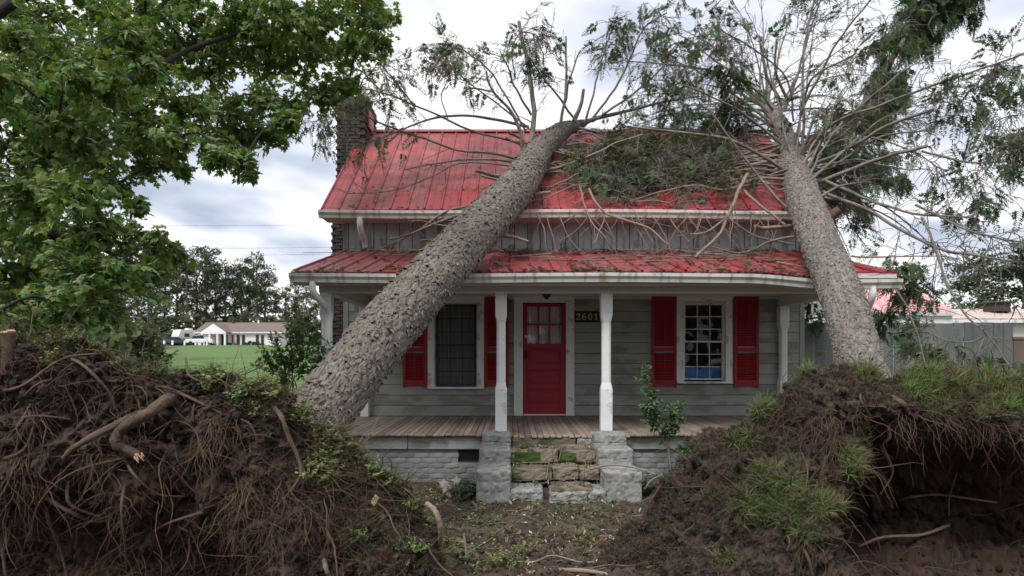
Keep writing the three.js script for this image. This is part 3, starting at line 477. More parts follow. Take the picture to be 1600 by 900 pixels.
{ // front steps between stepped brick piers
  const s = part('front_steps', house);
  const blk = (n, mat, x0, x1, y0, y1, d0, d1, amp, round, courses, seg = 34) => put(n, lump(x1 - x0, y1 - y0, d1 - d0, seg, amp, round, courses), mat, s, V((x0 + x1) / 2, (y0 + y1) / 2, -(d0 + d1) / 2), [0, rr(-0.02, 0.02), rr(-0.008, 0.008)]);
  for (const [x0, x1, y0, y1, d0, d1, c] of [[-0.41, -0.02, 0.50, 0.735, 9.27, 9.74, 2], [-0.435, -0.024, 0.32, 0.575, 8.93, 9.72, 2], [-0.45, -0.02, -0.15, 0.385, 8.36, 9.70, 4], [1.115, 1.56, 0.50, 0.735, 9.27, 9.74, 2], [1.125, 1.585, 0.32, 0.575, 8.93, 9.72, 2], [1.14, 1.61, -0.15, 0.36, 8.40, 9.70, 4]]) blk('pier_block', M.pier, x0, x1, y0, y1, d0, d1, 0.007, 0.03, c);
  span('step_core', M.mortar, s, -0.03, 1.13, -0.1, 0.45, -9.25, -9.7);
  blk('rotten_board', M.rotten, 0.0, 0.9, 0.50, 0.648, 9.58, 9.66, 0.008, 0.012, 0); blk('grey_block', M.pier, 0.91, 1.12, 0.49, 0.64, 9.56, 9.68, 0.008, 0.02, 0);
  for (const [x0, x1, y0, y1, d0, d1] of [[-0.03, 0.22, 0.36, 0.535, 9.12, 9.62], [0.225, 0.62, 0.365, 0.55, 9.10, 9.62], [0.625, 1.13, 0.36, 0.54, 9.14, 9.62], [-0.02, 0.52, 0.19, 0.345, 8.80, 9.2], [0.525, 0.86, 0.19, 0.36, 8.78, 9.2], [0.865, 1.14, 0.18, 0.34, 8.83, 9.2], [0.50, 1.0, 0.02, 0.175, 8.40, 8.85], [-0.03, 0.3, 0.03, 0.12, 8.55, 8.85]]) blk('step_stone', M.step, x0, x1, y0, y1, d0, d1, 0.013, 0.026, 0, 22);
  blk('base_block', M.pier, -0.03, 0.38, -0.1, 0.145, 8.37, 8.9, 0.012, 0.03, 2); blk('base_block', M.pier, 0.47, 0.93, -0.1, 0.12, 8.36, 8.85, 0.012, 0.03, 2); blk('base_block', M.pier, 0.935, 1.16, -0.1, 0.13, 8.37, 8.9, 0.012, 0.03, 2); blk('broken_brick', M.brickDark[0], 0.39, 0.475, -0.02, 0.10, 8.45, 8.8, 0.01, 0.02, 0, 10);
  for (const [x, y, d, w, h] of [[0.21, 0.452, 9.1, 0.34, 0.13], [0.76, 0.45, 9.11, 0.2, 0.11], [0.3, 0.555, 9.3, 0.4, 0.03]]) put('moss_patch', lump(w, h, 0.03, 14, 0.012, 0.014), M.moss, s, V(x, y, -d));
}
{ // chimney against the left gable
  const c = part('chimney', house), z0 = -14.4, zb = -15.6;
  span('core', M.brickDark[2], c, -3.80, -3.12, 0, 4.75, z0 - 0.03, zb + 0.03); span('core', M.brickDark[2], c, -3.70, -3.12, 4.76, 7.25, z0 - 0.03, zb + 0.03);
  const gs = [0, 1, 2].map(() => cbox(0.2, 0.064, 0.09, 0.006, true)), sides = new MB();
  for (let r = 0; r < 97; r++) {
    const y = 0.04 + r * 0.0755, xl = y < 4.75 ? -3.82 : -3.72, top = r > 93 ? 0.025 : 0;
    for (let x = xl + (r % 2 ? 0.1 : 0); x < -3.2; x += 0.21) (y > 2.6 ? (m) => put('brick', gs[Math.floor(R() * 3)], M.brickDark[Math.floor(R() * 3)], c, m) : (m) => sides.geo(gs[0], new THREE.Matrix4().setPosition(m)))(V(x + 0.1, y, z0 - 0.045 + top + rr(-0.004, 0.004)));
    for (let z = z0 - 0.2; z > zb + 0.1; z -= 0.21) for (const x of [xl + 0.045 - top, -3.145 + top]) sides.box(x, y, z - (r % 2 ? 0.1 : 0), 0.09, 0.064, 0.2, 0.005);
  }
  tag(sides.build('brick', M.brickDark[1], c), null, null, null, 'stuff');
  const fl = new MB(); fl.box(-3.08, 6.95, -14.9, 0.03, 0.4, 0.5, 0.004); fl.build('flashing', M.roofFade, c);
}

// ------------------------------------------------------------------ the two fallen trees
function worley(u, v, nu, nv, s) {            // u periodic over nu cells; returns [F2 - F1, cell hash]
  const iu = Math.floor(u), iv = Math.floor(v); let a = 9, b = 9, id = 0, dv = 0;
  for (let j = -1; j <= 1; j++) for (let i = -1; i <= 1; i++) {
    const cu = ((iu + i) % nu + nu) % nu, cv = iv + j, x = iu + i + 0.12 + 0.76 * hash2(cu, cv + 500, s), y = cv + 0.12 + 0.76 * hash2(cu, cv + 500, s + 3), q = (x - u) ** 2 + (y - v) ** 2;
    if (q < a) { b = a; a = q; id = hash2(cu, cv + 500, s + 5); dv = v - y; } else if (q < b) b = q;
  }
  return [Math.sqrt(b) - Math.sqrt(a), id, dv];
}
function barkTrunk(name, parent, pts, rad, o) {
  const c = new THREE.CatmullRomCurve3(pts, false, 'centripetal'), L = c.getLength(), nl = Math.round(L / o.step), na = o.na, pos = [], col = [], uv = [], idx = [], t = V(), n = V(1, 0, 0), b = V(), pt = V();
  let s = 0; const prev = V();
  const rAt = (f) => { const x = f * (rad.length - 1), k = Math.min(rad.length - 2, Math.floor(x)); return lerp(rad[k], rad[k + 1], x - k); };
  for (let k = 0; k <= nl; k++) {
    const f = k / nl; c.getPoint(f, pt); c.getTangent(f, t); if (k) s += pt.distanceTo(prev); prev.copy(pt);
    n.addScaledVector(t, -n.dot(t)).normalize(); b.copy(t).cross(n);
    const r0 = rAt(f);
    for (let i = 0; i <= na; i++) {
      const a = (i % na) / na * Math.PI * 2, ca = Math.cos(a), sa = Math.sin(a), X = ca * 1.1, Y = sa * 1.1;
      const w1 = fbm(X * 3, Y * 3, s * 1.6, 3), w2 = fbm(X * 3 + 20, Y * 3, s * 1.6, 3), h1 = fbm(X * 13, Y * 13, s * 8, 3), h2 = fbm(X * 13 + 9, Y * 13, s * 8, 3);
      const U = (i % na) / na;
      const [e, id, dv] = worley(U * o.cells + w1 * o.warp + h1 * 0.4, s / o.len + w2 * o.warp * 0.5 + h2 * 0.22, o.cells, 999, o.seed);
      const [e2, id2, dv2] = worley(U * o.cells * 2.2 + w2 * 1.6 + h2 * 0.55, s / o.len * 2.7 + w1 * 0.8 + h1 * 0.5, Math.round(o.cells * 2.2), 999, o.seed + 9);
      const plate = sstep(0.0, 0.11, e), small = sstep(0.0, 0.12, e2), fine = fbm(X * 20, Y * 20, s * 9, 3);
      const r = r0 * (1 + 0.04 * fbm(X * 0.9, Y * 0.9, s * 0.7 + o.seed, 3)) + o.depth * (0.75 * (plate - 0.9) + plate * (0.45 * dv + 0.35 * (id - 0.5)) + 0.28 * (small - 0.9) + small * (0.32 * dv2 + 0.35 * (id2 - 0.5))) + 0.0025 * fine;
      pos.push(pt.x + (n.x * ca + b.x * sa) * r, pt.y + (n.y * ca + b.y * sa) * r, pt.z + (n.z * ca + b.z * sa) * r);
      uv.push(s, a * 0.35);
      const m = fbm(X * 2 + 7, Y * 2, s * 0.9, 3), cc = mix3(mix3(o.c0, o.c1, clamp(0.1 + 0.45 * id + 0.5 * id2 + 0.5 * fine)), o.c2, o.lich * sstep(0.1, 0.45, m + 0.35 * fine));
      const k2 = 0.8 + 0.4 * id2; col.push(cc[0] * k2, cc[1] * k2, cc[2] * k2);
    }
  }
  const w = na + 1; for (let k = 0; k < nl; k++) for (let i = 0; i < na; i++) { const a = k * w + i; idx.push(a, a + 1, a + w + 1, a, a + w + 1, a + w); }
  const g = new THREE.BufferGeometry(); g.setAttribute('position', new THREE.BufferAttribute(new Float32Array(pos), 3)); g.setAttribute('color', new THREE.BufferAttribute(new Float32Array(col), 3)); g.setAttribute('uv', new THREE.BufferAttribute(new Float32Array(uv), 2)); g.setIndex(new THREE.BufferAttribute(new Uint32Array(idx), 1)); g.computeVertexNormals();
  const mesh = put(name, g, M.bark, parent);
  // loose bark plates, lapped along the stem
  const ring = na + 1, LL = o.plates.map(() => []), P = (k, i, v) => v.fromArray(pos, (k * ring + i) * 3), a0 = V(), a1 = V(), a2 = V(), cen = V(), rnd = rng(o.seed * 91);
  for (let q = 0; q < o.count; q++) {
    const k = 2 + Math.floor(rnd() * (nl - 4)), i = Math.floor(rnd() * na); P(k, i, a0); P(k + 2, i, a1); c.getPoint(k / nl, cen);
    const dir = a1.clone().sub(a0).normalize(), out = a0.clone().sub(cen).normalize(); dir.addScaledVector(rdir(rnd), 0.2).normalize(); out.addScaledVector(dir, o.tilt * (0.7 + 1.2 * rnd())).addScaledVector(rdir(rnd), o.loose).normalize();
    const rl = rAt(k / nl), sc = (0.6 + 0.75 * rnd()) * clamp(rl / 0.3, 0.5, 1.1), t = rnd(), w = 1 - o.tone * 0.55 + o.tone * rnd(), cc = mix3(mix3(o.c0, o.c1, clamp(0.5 + o.tone * (t - 0.3) * 1.6)), o.c2, o.lich * sstep(0.15, 0.5, fbm(a0.x * 2 + 7, a0.y * 2, a0.z * 2, 3)));
    LL[q % LL.length].push([basis(a0.clone().addScaledVector(out, 0.003), dir, out, sc), rgb(cc[0] * w * 1.08, cc[1] * w * 1.08, cc[2] * w * 1.08)]);
  }
  LL.forEach((l, i) => inst('bark_plate', o.plates[i], M.flake, l, mesh));
  return mesh;
}
function plateGeo(l, w, h, seed) {             // one bark plate: ragged outline, thin sloping edge
  const r = rng(seed), n = 9, b = new MB(), top = [], bot = [];
  for (let i = 0; i < n; i++) { const a = i / n * 6.283, q = 0.72 + 0.5 * r(), x = Math.cos(a) * l / 2 * q, z = Math.sin(a) * w / 2 * q, cv = -z * z * 1.4; top.push(V(x * 0.9, h * (0.8 + 0.5 * r()) + cv, z * 0.88)); bot.push(V(x, -h * 1.2 + cv, z)); }
  const m = V(0, h * 1.05, 0); for (let i = 0; i < n; i++) { const j = (i + 1) % n; b.tri(m, top[j], top[i]); b.quad(bot[i], top[i], top[j], bot[j]); } return b.done();
}
// a feathery conifer spray, x along its stem
function sprayGeo(len, n, wide, droop, seed) {
  const r = rng(seed), b = new MB(), P = (t) => V(t * len, -droop * len * t * t, 0);
  const blade = (a, dir, l, w) => { const e = a.clone().addScaledVector(dir, l); e.y -= 0.12 * l; const m = a.clone().lerp(e, 0.45), s = V(-dir.z, 0.25 * (r() - 0.5), dir.x).multiplyScalar(w); b.tri(a, m.clone().add(s), e); b.tri(a, e, m.clone().sub(s)); };
  for (let i = 0; i < n; i++) {
    const t = 0.08 + 0.92 * i / n, a = P(t), l = wide * (1.1 - 0.75 * t) * (0.75 + 0.5 * r());
    for (const s of [-1, 1]) { const q = 0.85 + 0.3 * r(), d = V(Math.cos(q), 0.15 * (r() - 0.5), s * Math.sin(q)).normalize(); blade(a, d, l, l * 0.095);
      if (l > 0.05) for (const h of [0.35, 0.65]) { const q2 = q - s * 0 + (r() - 0.5) * 0.3; for (const s2 of [-1, 1]) blade(a.clone().addScaledVector(d, l * h), V(Math.cos(q2 + s2 * 0.7), 0.1 * (r() - 0.5), s * Math.sin(q2 + s2 * 0.7)), l * 0.42 * (1.2 - h), l * 0.07); } }
  }
  blade(P(0.9), V(1, -0.2, 0).normalize(), len * 0.2, 0.01);
  b.tube([P(0), P(0.5), P(1)], [0.003, 0.002, 0.001], 3, false, 0);
  return b.done();
}
const SPRAY = [sprayGeo(0.34, 9, 0.15, 0.35, 1), sprayGeo(0.28, 8, 0.12, 0.6, 2), sprayGeo(0.4, 10, 0.13, 0.2, 3)];
const needleColor = () => { const k = rr(0.6, 1.35), y = R(); return y < 0.1 ? rgb(0.13 * k, 0.10 * k, 0.045 * k) : rgb(lerp(0.042, 0.075, R()) * k, 0.115 * k, lerp(0.02, 0.034, R()) * k); };
function crownOf(tree) {
  return { tree, twigs: new MB(), sprays: [[], [], []] };
}
function spray(cr, p, dir, s, up) { const n = up ?? rdir().add(V(0, 1.2, 0)); cr.sprays[Math.floor(R() * 3)].push([basis(p, dir, n, s), needleColor()]); }
// side shoots and sprays along one limb
function shoots(cr, pts, r, o) {
  const L = pts.reduce((a, p, i) => (i ? a + p.distanceTo(pts[i - 1]) : 0), 0), n = Math.round(o.per * 2.1 * L);
  for (let k = 0; k < n; k++) {
    const t = lerp(o.from ?? 0.25, 1, Math.pow(R(), 0.8)), x = t * (pts.length - 1), i = Math.min(pts.length - 2, Math.floor(x)), p = pts[i].clone().lerp(pts[i + 1], x - i), d = pts[i + 1].clone().sub(pts[i]).normalize();
    const dir = d.clone().multiplyScalar(0.7).addScaledVector(rdir(), 0.85).add(o.bias ?? V(0, 0, 0)).normalize(), l = o.len * rr(0.4, 1.15) * (1.15 - 0.6 * t), q = [p.clone()]; let dd = dir.clone();
    const m = 6; for (let j = 1; j <= m; j++) { dd.addScaledVector(rdir(), 0.22); dd.y -= o.droop * j / m; dd.normalize(); q.push(q[j - 1].clone().addScaledVector(dd, l / m)); if (o.floor) { const f = o.floor(q[j]); if (q[j].y < f) q[j].y = f; } }
    const r0 = Math.max(0.0062, r * 0.4 * (1.1 - t)); cr.twigs.tube(q, (f) => lerp(r0, 0.0036, f), 4, false);
    if (o.depth > 0) shoots(cr, q, r0, { ...o, per: o.per * (o.mult ?? 1.6), len: o.len * 0.5, depth: o.depth - 1, from: 0.25 });
    if (R() < o.leafy * 0.24 * (noise3(p.x * 1.1, p.y * 1.1, p.z * 1.1 + 3) > -0.15 ? 1.5 : 0.25)) { const ns = Math.round(o.sprays * 0.42 * l / 0.6 + R() * 0.9); for (let j = 0; j < ns; j++) { const f = lerp(0.45, 1, Math.sqrt(R())), a = Math.min(m - 1, Math.floor(f * m)), sd = q[a + 1].clone().sub(q[a]).normalize().addScaledVector(rdir(), 0.7); sd.y -= 0.25; spray(cr, q[a + 1], sd.normalize(), rr(0.6, 1.25) * (o.size ?? 1)); } }
  }
}
function limb(cr, pts, r0, r1, o, mat = M.branch, seg = 7) {
  const q = smooth(pts, Math.max(8, pts.length * 4)).map((p, i) => p.addScaledVector(V(noise3(p.x * 2, p.y * 2, i * 0.1), noise3(p.y * 2, p.z * 2, 5 + i * 0.1), 0), i ? 0.018 : 0));
  const b = new MB(); b.tube(q, (f) => lerp(r0, r1, f) * (1 + 0.08 * noise3(f * 9, r0 * 90, 1)), seg); b.build('branch', mat, cr.tree);
  if (o) shoots(cr, q, r0, o); return q;
}
function finish(cr) {
  tag(cr.twigs.build('twig', M.branch, cr.tree), null, null, null, 'stuff');
  cr.sprays.forEach((l, i) => l.length && inst('foliage', SPRAY[i], M.needle, l, cr.tree));
}
const roofY = (d) => EY + (RY - EY) * (d - ED) / (RD - ED);
const lie = (p) => { const d = -p.z; if (d > RD || d < ED || p.x < RX0 || p.x > RX1) return d > 9.4 && d < WD - 0.05 && p.x > -3 && p.x < 5.3 ? 2.99 + (d - 9.4) * 0.255 + sagAt(p.x) * 0.9 : -9; return roofY(d) + 0.03; };

const tree1 = thing('fallen_tree', 'fallen conifer with the thicker trunk, leaning across the porch, root plate at lower left', 'fallen tree');
const tree2 = thing('fallen_tree', 'fallen conifer at right end of the house with spiky bare limbs and grassy root plate', 'fallen tree');
const path1 = [[-1.73, 1.05, 5.35], [-1.50, 1.555, 6.2], [-1.335, 2.0, 7.0], [-1.02, 2.63, 8.1], [-0.675, 3.3, 9.3], [-0.285, 4.05, 10.65], [0.12, 4.83, 12.0], [0.37, 5.47, 12.95], [0.60, 6.02, 13.75], [1.07, 6.62, 14.5], [1.62, 7.02, 15.15]].map(([x, y, d]) => V(x, y, -d));
const rad1 = [0.25, 0.258, 0.285, 0.302, 0.315, 0.325, 0.315, 0.285, 0.245, 0.18, 0.06];
barkTrunk('trunk', tree1, path1, rad1, { step: 0.011, na: 200, count: 13000, tilt: 0.045, loose: 0.05, tone: 0.3, plates: [0, 1, 2, 3].map((k) => plateGeo([0.095, 0.07, 0.115, 0.055][k], [0.036, 0.031, 0.04, 0.028][k], 0.0048, 40 + k)), cells: 26, len: 0.3, warp: 1.3, depth: 0.02, seed: 3, c0: [0.08, 0.066, 0.054], c1: [0.22, 0.19, 0.16], c2: [0.25, 0.25, 0.2], lich: 0.35 });
const path2 = [[3.12, 1.35, 5.9], [3.28, 1.63, 6.4], [3.5, 1.98, 7.0], [3.86, 2.56, 8.05], [4.25, 3.2, 9.3], [4.66, 3.94, 10.65], [5.08, 4.72, 12.0], [5.36, 5.3, 12.9], [5.58, 5.9, 13.7], [5.95, 7.12, 15.3], [6.2, 8.0, 16.7], [6.35, 8.9, 18.6]].map(([x, y, d]) => V(x, y, -d));
const rad2 = [0.235, 0.198, 0.205, 0.228, 0.25, 0.262, 0.27, 0.25, 0.23, 0.17, 0.10, 0.04];
barkTrunk('trunk', tree2, path2, rad2, { step: 0.011, na: 160, count: 9000, tilt: 0.10, loose: 0.10, tone: 0.5, plates: [0, 1, 2, 3].map((k) => plateGeo([0.085, 0.065, 0.10, 0.05][k], [0.032, 0.028, 0.036, 0.026][k], 0.005, 50 + k)), cells: 26, len: 0.28, warp: 1.2, depth: 0.012, seed: 13, c0: [0.10, 0.086, 0.074], c1: [0.215, 0.19, 0.168], c2: [0.22, 0.22, 0.20], lich: 0.4 });
{ // knots, broken stubs and hanging root fibres on the trunks
  const stub = (tree, p, dir, l, r, mat) => { const b = new MB(); b.tube([p, p.clone().addScaledVector(dir, l * 0.5).add(V(0.01, 0.015, 0)), p.clone().addScaledVector(dir, l)], [r * 1.25, r, r * 0.75], 8); b.build('branch_stub', mat, tree); };
  stub(tree1, at(735, 372, 10.3), V(0.35, 0.8, 0.5).normalize(), 0.55, 0.024, M.branchPale);
  stub(tree1, at(762, 394, 10.1), V(1, 0.05, 0.2).normalize(), 0.24, 0.018, M.branchPale);
  stub(tree1, at(786, 368, 10.5), V(1, -0.2, -0.2).normalize(), 0.4, 0.024, M.branchPale);
  stub(tree1, at(775, 410, 10.0), V(0.8, -0.6, 0.2).normalize(), 0.3, 0.016, M.branch);
  stub(tree2, at(1283, 352, 11.2), V(0.6, 0.6, 0.4).normalize(), 0.36, 0.09, M.root);
  stub(tree2, at(1243, 350, 11.4), V(-0.8, 0.1, 0.5).normalize(), 0.4, 0.045, M.branch);
}
// limbs: [points in the photograph with their distance], thickness in pixels, shoots
const B = (cr, list, d0, d1, w, o, mat, w1 = 0.4) => { const n = list.length - 1, d = (d0 + d1) / 2, r = w * d / F / 2; return limb(cr, list.map(([x, y], i) => at(x, y, lerp(d0, d1, i / n))), r, r * w1, o, mat); };
const c1 = crownOf(tree1);
{
  const bare = { per: 2.2, len: 0.6, droop: 0.1, leafy: 0.15, sprays: 2, depth: 0 }, leafy = { per: 4, len: 0.75, droop: 0.22, leafy: 0.9, sprays: 5, depth: 1, from: 0.45 }, some = { per: 3.5, len: 0.7, droop: 0.18, leafy: 0.6, sprays: 3, depth: 1, from: 0.4 };
  B(c1, [[821, 258], [832, 213], [834, 165], [825, 103], [810, 34]], 13.5, 14.0, 9.5, { ...bare, per: 1 }, M.branch, 0.6);
  B(c1, [[819, 245], [810, 198], [795, 169], [770, 143], [760, 112]], 13.5, 13.0, 7, some);
  B(c1, [[770, 143], [750, 139], [728, 140]], 13.1, 12.9, 3.2, null, M.branchPale, 0.8);
  B(c1, [[826, 198], [773, 187], [722, 180], [671, 187], [638, 198], [608, 222]], 13.8, 12.6, 5, bare);
  B(c1, [[830, 180], [806, 139], [795, 110], [781, 77]], 13.9, 13.4, 4, some);
  B(c1, [[874, 206], [883, 147], [885, 92], [884, 57]], 14.3, 14.6, 5, { ...bare, per: 1 }, M.branch, 0.6);
  B(c1, [[883, 161], [894, 110], [907, 79]], 14.5, 14.4, 3.5, { ...bare, per: 1 }, M.branch, 0.6);
  B(c1, [[900, 190], [869, 147], [843, 114], [825, 88]], 14.6, 14.0, 4, some);
  B(c1, [[915, 190], [927, 147], [942, 88], [957, 40]], 15.0, 15.0, 4, leafy);
  B(c1, [[925, 186], [960, 140], [985, 90], [1010, 40], [1042, 20]], 15.1, 14.6, 4, leafy);
  B(c1, [[925, 190], [985, 150], [1030, 110], [1060, 70]], 15.1, 15, 4, leafy);
  B(c1, [[814, 249], [766, 240], [715, 235], [663, 216], [627, 205], [578, 185], [553, 165]], 13.4, 12.2, 5, { ...bare, leafy: 0.5, sprays: 4 });
  B(c1, [[810, 253], [755, 249], [700, 253], [634, 264]], 13.4, 12.6, 4.5, bare);
  B(c1, [[806, 260], [720, 255], [668, 280], [600, 300], [540, 302]], 13.2, 12.2, 3, bare);
  B(c1, [[786, 276], [765, 272], [741, 267]], 12.9, 12.5, 6.5, null, M.branch, 0.8);
  B(c1, [[790, 282], [770, 279], [752, 276]], 12.8, 12.5, 4, null, M.branchPale, 0.8);
  B(c1, [[905, 194], [940, 182], [985, 172], [1035, 160], [1085, 152]], 15.0, 15.6, 8, leafy, M.branch, 0.25);
  B(c1, [[892, 198], [905, 170], [912, 140]], 14.8, 14.7, 8, null, M.branch, 0.6);
  B(c1, [[848, 270], [902, 252], [940, 236], [964, 222], [1005, 210]], 13.2, 12.8, 5, bare, M.branchPale);
  B(c1, [[845, 302], [875, 285], [905, 272]], 12.7, 12.4, 3.5, null, M.branchPale);
  B(c1, [[793, 205], [812, 216], [830, 232]], 13.6, 13.8, 5, null);
  B(c1, [[790, 215], [812, 226], [826, 240]], 13.4, 13.7, 4, null);
  B(c1, [[822, 205], [790, 150], [765, 110], [735, 85], [715, 75], [690, 85]], 13.9, 13.3, 3.5, leafy);
  B(c1, [[805, 120], [800, 75], [815, 50], [835, 55], [850, 85]], 13.6, 13.4, 2.5, { ...leafy, per: 7, from: 0.3 });
  B(c1, [[827, 200], [760, 150], [720, 118], [685, 82]], 13.6, 12.8, 3, some);
  B(c1, [[700, 190], [690, 150], [700, 120], [690, 100]], 13, 12.8, 2.2, { ...leafy, from: 0.4 });
  B(c1, [[830, 225], [740, 205], [660, 170], [610, 150], [560, 140], [520, 175]], 13.6, 11.8, 4, { ...leafy, per: 3.4, from: 0.5, sprays: 5 });
  B(c1, [[650, 172], [620, 130], [600, 100], [640, 90]], 12.4, 11.9, 3, { ...leafy, per: 3.5, from: 0.3, sprays: 4 });
  B(c1, [[600, 150], [560, 110], [530, 130], [512, 170], [505, 200]], 12.1, 11.5, 3, { ...leafy, per: 3.5, from: 0.2, sprays: 4 });
  B(c1, [[560, 150], [570, 120], [600, 110]], 12, 11.5, 2.5, { ...leafy, per: 3.5, from: 0.2, sprays: 4 });
  B(c1, [[630, 200], [600, 215], [570, 222], [535, 215]], 12.4, 12, 2.5, { ...leafy, from: 0.4 });
  B(c1, [[905, 200], [940, 205], [1000, 200], [1100, 208], [1160, 220]], 14.6, 14.0, 4, { ...bare, leafy: 0.4, sprays: 3 });
  B(c1, [[860, 300], [700, 330], [650, 362], [580, 396]], 12.0, 11.6, 5, bare, M.branch);
  B(c1, [[735, 332], [690, 345], [640, 366], [607, 373]], 11.6, 11.2, 6, bare, M.branch);
  B(c1, [[715, 354], [680, 350], [655, 345], [637, 346]], 11.3, 11.2, 3, bare, M.branchPale);
  B(c1, [[700, 372], [675, 374], [656, 377]], 11.2, 11.1, 3.5, null, M.branchPale, 0.7);
  B(c1, [[670, 380], [655, 395], [645, 405]], 11, 10.8, 3.5, null, M.branchPale, 0.7);
  // branches that end in thick green sprays on the roof right of the trunk
  for (let k = 0; k < 18; k++) {
    const f = R(), p = V(lerp(0.5, 1.6, f), 0, -lerp(13, 15.1, f)), a = rr(-0.5, 0.5), l = rr(1.0, 2.4), q = [];
    for (let j = 0; j <= 5; j++) { const z = V(p.x + Math.cos(a) * l * j / 5, 0, p.z + Math.sin(a) * l * j / 5 * 0.8 + 0.05 * j); z.y = lie(z) > 0 ? lie(z) + rr(0.02, 0.28) : roofY(-z.z) + 0.2; q.push(z); }
    limb(c1, q, rr(0.012, 0.026), 0.006, { ...leafy, per: 5, len: 0.55, sprays: 6, size: 1.1, floor: lie, depth: 1, from: 0.2 });
  }
}
finish(c1);
const c2 = crownOf(tree2);
{
  const bare = { per: 2.2, len: 0.7, droop: 0.12, leafy: 0.25, sprays: 2, depth: 0, from: 0.35 }, leafy = { per: 3.6, len: 0.85, droop: 0.25, leafy: 0.6, sprays: 3, depth: 1, from: 0.45 }, some = { per: 3, len: 0.8, droop: 0.2, leafy: 0.4, sprays: 2.6, depth: 1, from: 0.5 };
  const r = (l, d0, d1, w, o, m, w1) => B(c2, l, d0, d1, w, o, m, w1);
  r([[1276, 286], [1352, 256], [1400, 240], [1450, 228]], 12.3, 11.2, 7, { ...bare, per: 1 }, M.branch, 0.7);
  r([[1268, 258], [1320, 236], [1380, 200], [1460, 170]], 12.8, 11.4, 6.5, { ...bare, per: 1 }, M.branch, 0.7);
  r([[1260, 224], [1312, 188], [1376, 164], [1440, 140], [1500, 120], [1596, 86]], 13.4, 11.2, 6, some);
  r([[1440, 236], [1500, 252], [1550, 253], [1610, 252]], 11.4, 10.6, 4, some);
  r([[1290, 283], [1360, 312], [1420, 332], [1528, 342]], 12.2, 10.8, 6, some);
  r([[1300, 262], [1380, 212], [1440, 206], [1460, 207]], 12.7, 11.5, 4, bare);
  r([[1268, 240], [1330, 215], [1400, 225], [1480, 268]], 13, 11.6, 3.5, leafy);
  r([[1262, 262], [1340, 250], [1400, 262], [1452, 265]], 12.7, 11.5, 3.5, bare);
  r([[1285, 300], [1360, 330], [1406, 359], [1470, 388], [1535, 401], [1615, 411]], 11.9, 10, 6.5, some);
  r([[1430, 320], [1496, 352], [1544, 369], [1615, 380]], 11.2, 10, 4.5, some);
  r([[1440, 340], [1457, 372], [1477, 436], [1502, 485], [1541, 523], [1590, 588]], 11, 9.2, 4.5, { ...bare, per: 2.6 });
  r([[1541, 523], [1530, 550], [1520, 580]], 9.6, 9.4, 3, null); r([[1541, 523], [1520, 535], [1480, 532], [1440, 515], [1400, 490]], 9.6, 9.9, 3, bare);
  r([[1385, 450], [1399, 452], [1425, 498], [1440, 545], [1454, 590]], 10.6, 9.6, 4, bare);
  r([[1500, 395], [1560, 440], [1575, 460], [1600, 500]], 10.8, 10.4, 2.4, bare);
  r([[1330, 400], [1400, 402], [1480, 400]], 10.9, 10.5, 3.5, bare, M.branchPale);
  r([[1254, 248], [1256, 180], [1256, 80], [1268, 20], [1275, -30]], 13.2, 13.2, 5, some);
  r([[1222, 165], [1196, 112], [1186, 56]], 14.6, 14.2, 6, { ...bare, per: 1 }, M.branch, 0.5);
  r([[1225, 175], [1245, 120], [1268, 40], [1290, -20]], 14.6, 14.2, 4.5, some);
  r([[1256, 165], [1288, 104], [1312, 60], [1356, 4], [1380, -30]], 13.6, 12.6, 4.5, some);
  r([[1250, 170], [1272, 120], [1338, 84]], 13.6, 12.6, 4, { ...bare, per: 1 }, M.branch, 0.7);
  r([[1232, 160], [1213, 115], [1213, 60]], 14, 13.6, 5, { ...bare, per: 1 }, M.branch, 0.6);
  r([[1240, 190], [1228, 120], [1150, 60], [1112, 40]], 14, 13.2, 3.5, leafy);
  r([[1232, 268], [1184, 240], [1140, 218], [1072, 208], [980, 196]], 12.6, 12.3, 6.5, bare, M.branch, 0.5);
  r([[1222, 226], [1160, 176], [1112, 152], [1040, 120]], 13.4, 12.9, 4.5, some);
  r([[1208, 172], [1180, 140], [1132, 116], [1068, 104], [980, 96]], 14.7, 13.6, 4, leafy);
  r([[1236, 336], [1184, 272], [1108, 172]], 11.9, 12.0, 4.5, bare, M.branch, 0.6);
  r([[1168, 272], [1148, 312], [1128, 360], [1085, 402]], 11.8, 10.7, 6, bare, M.branchPale, 0.7);
  r([[1144, 330], [1110, 358], [1080, 366], [1060, 360]], 11.3, 11.0, 4, { ...bare, per: 4 }, M.branchPale);
  r([[1160, 296], [1200, 330], [1240, 360], [1265, 372]], 11.7, 11.2, 5, bare, M.branchPale, 0.7);
  r([[1186, 276], [1215, 310], [1250, 348]], 11.8, 11.5, 4.5, null, M.branch, 0.7);
  r([[1243, 352], [1190, 356], [1180, 354]], 11.3, 11.1, 7, null, M.branchPale, 0.8);
  r([[1240, 370], [1200, 378], [1160, 396], [1110, 384]], 10.8, 10.6, 4.5, bare, M.branch);
  r([[1240, 382], [1190, 372], [1150, 350], [1135, 338]], 11, 11.1, 3.5, bare, M.branch);
  r([[920, 295], [945, 332], [985, 345], [1020, 360], [1042, 382]], 11.85, 11.0, 4.5, { ...bare, per: 4 }, M.branchPale);
  r([[905, 290], [918, 335], [940, 365], [955, 382]], 11.8, 11.2, 3, { ...bare, per: 3 }, M.branchPale);
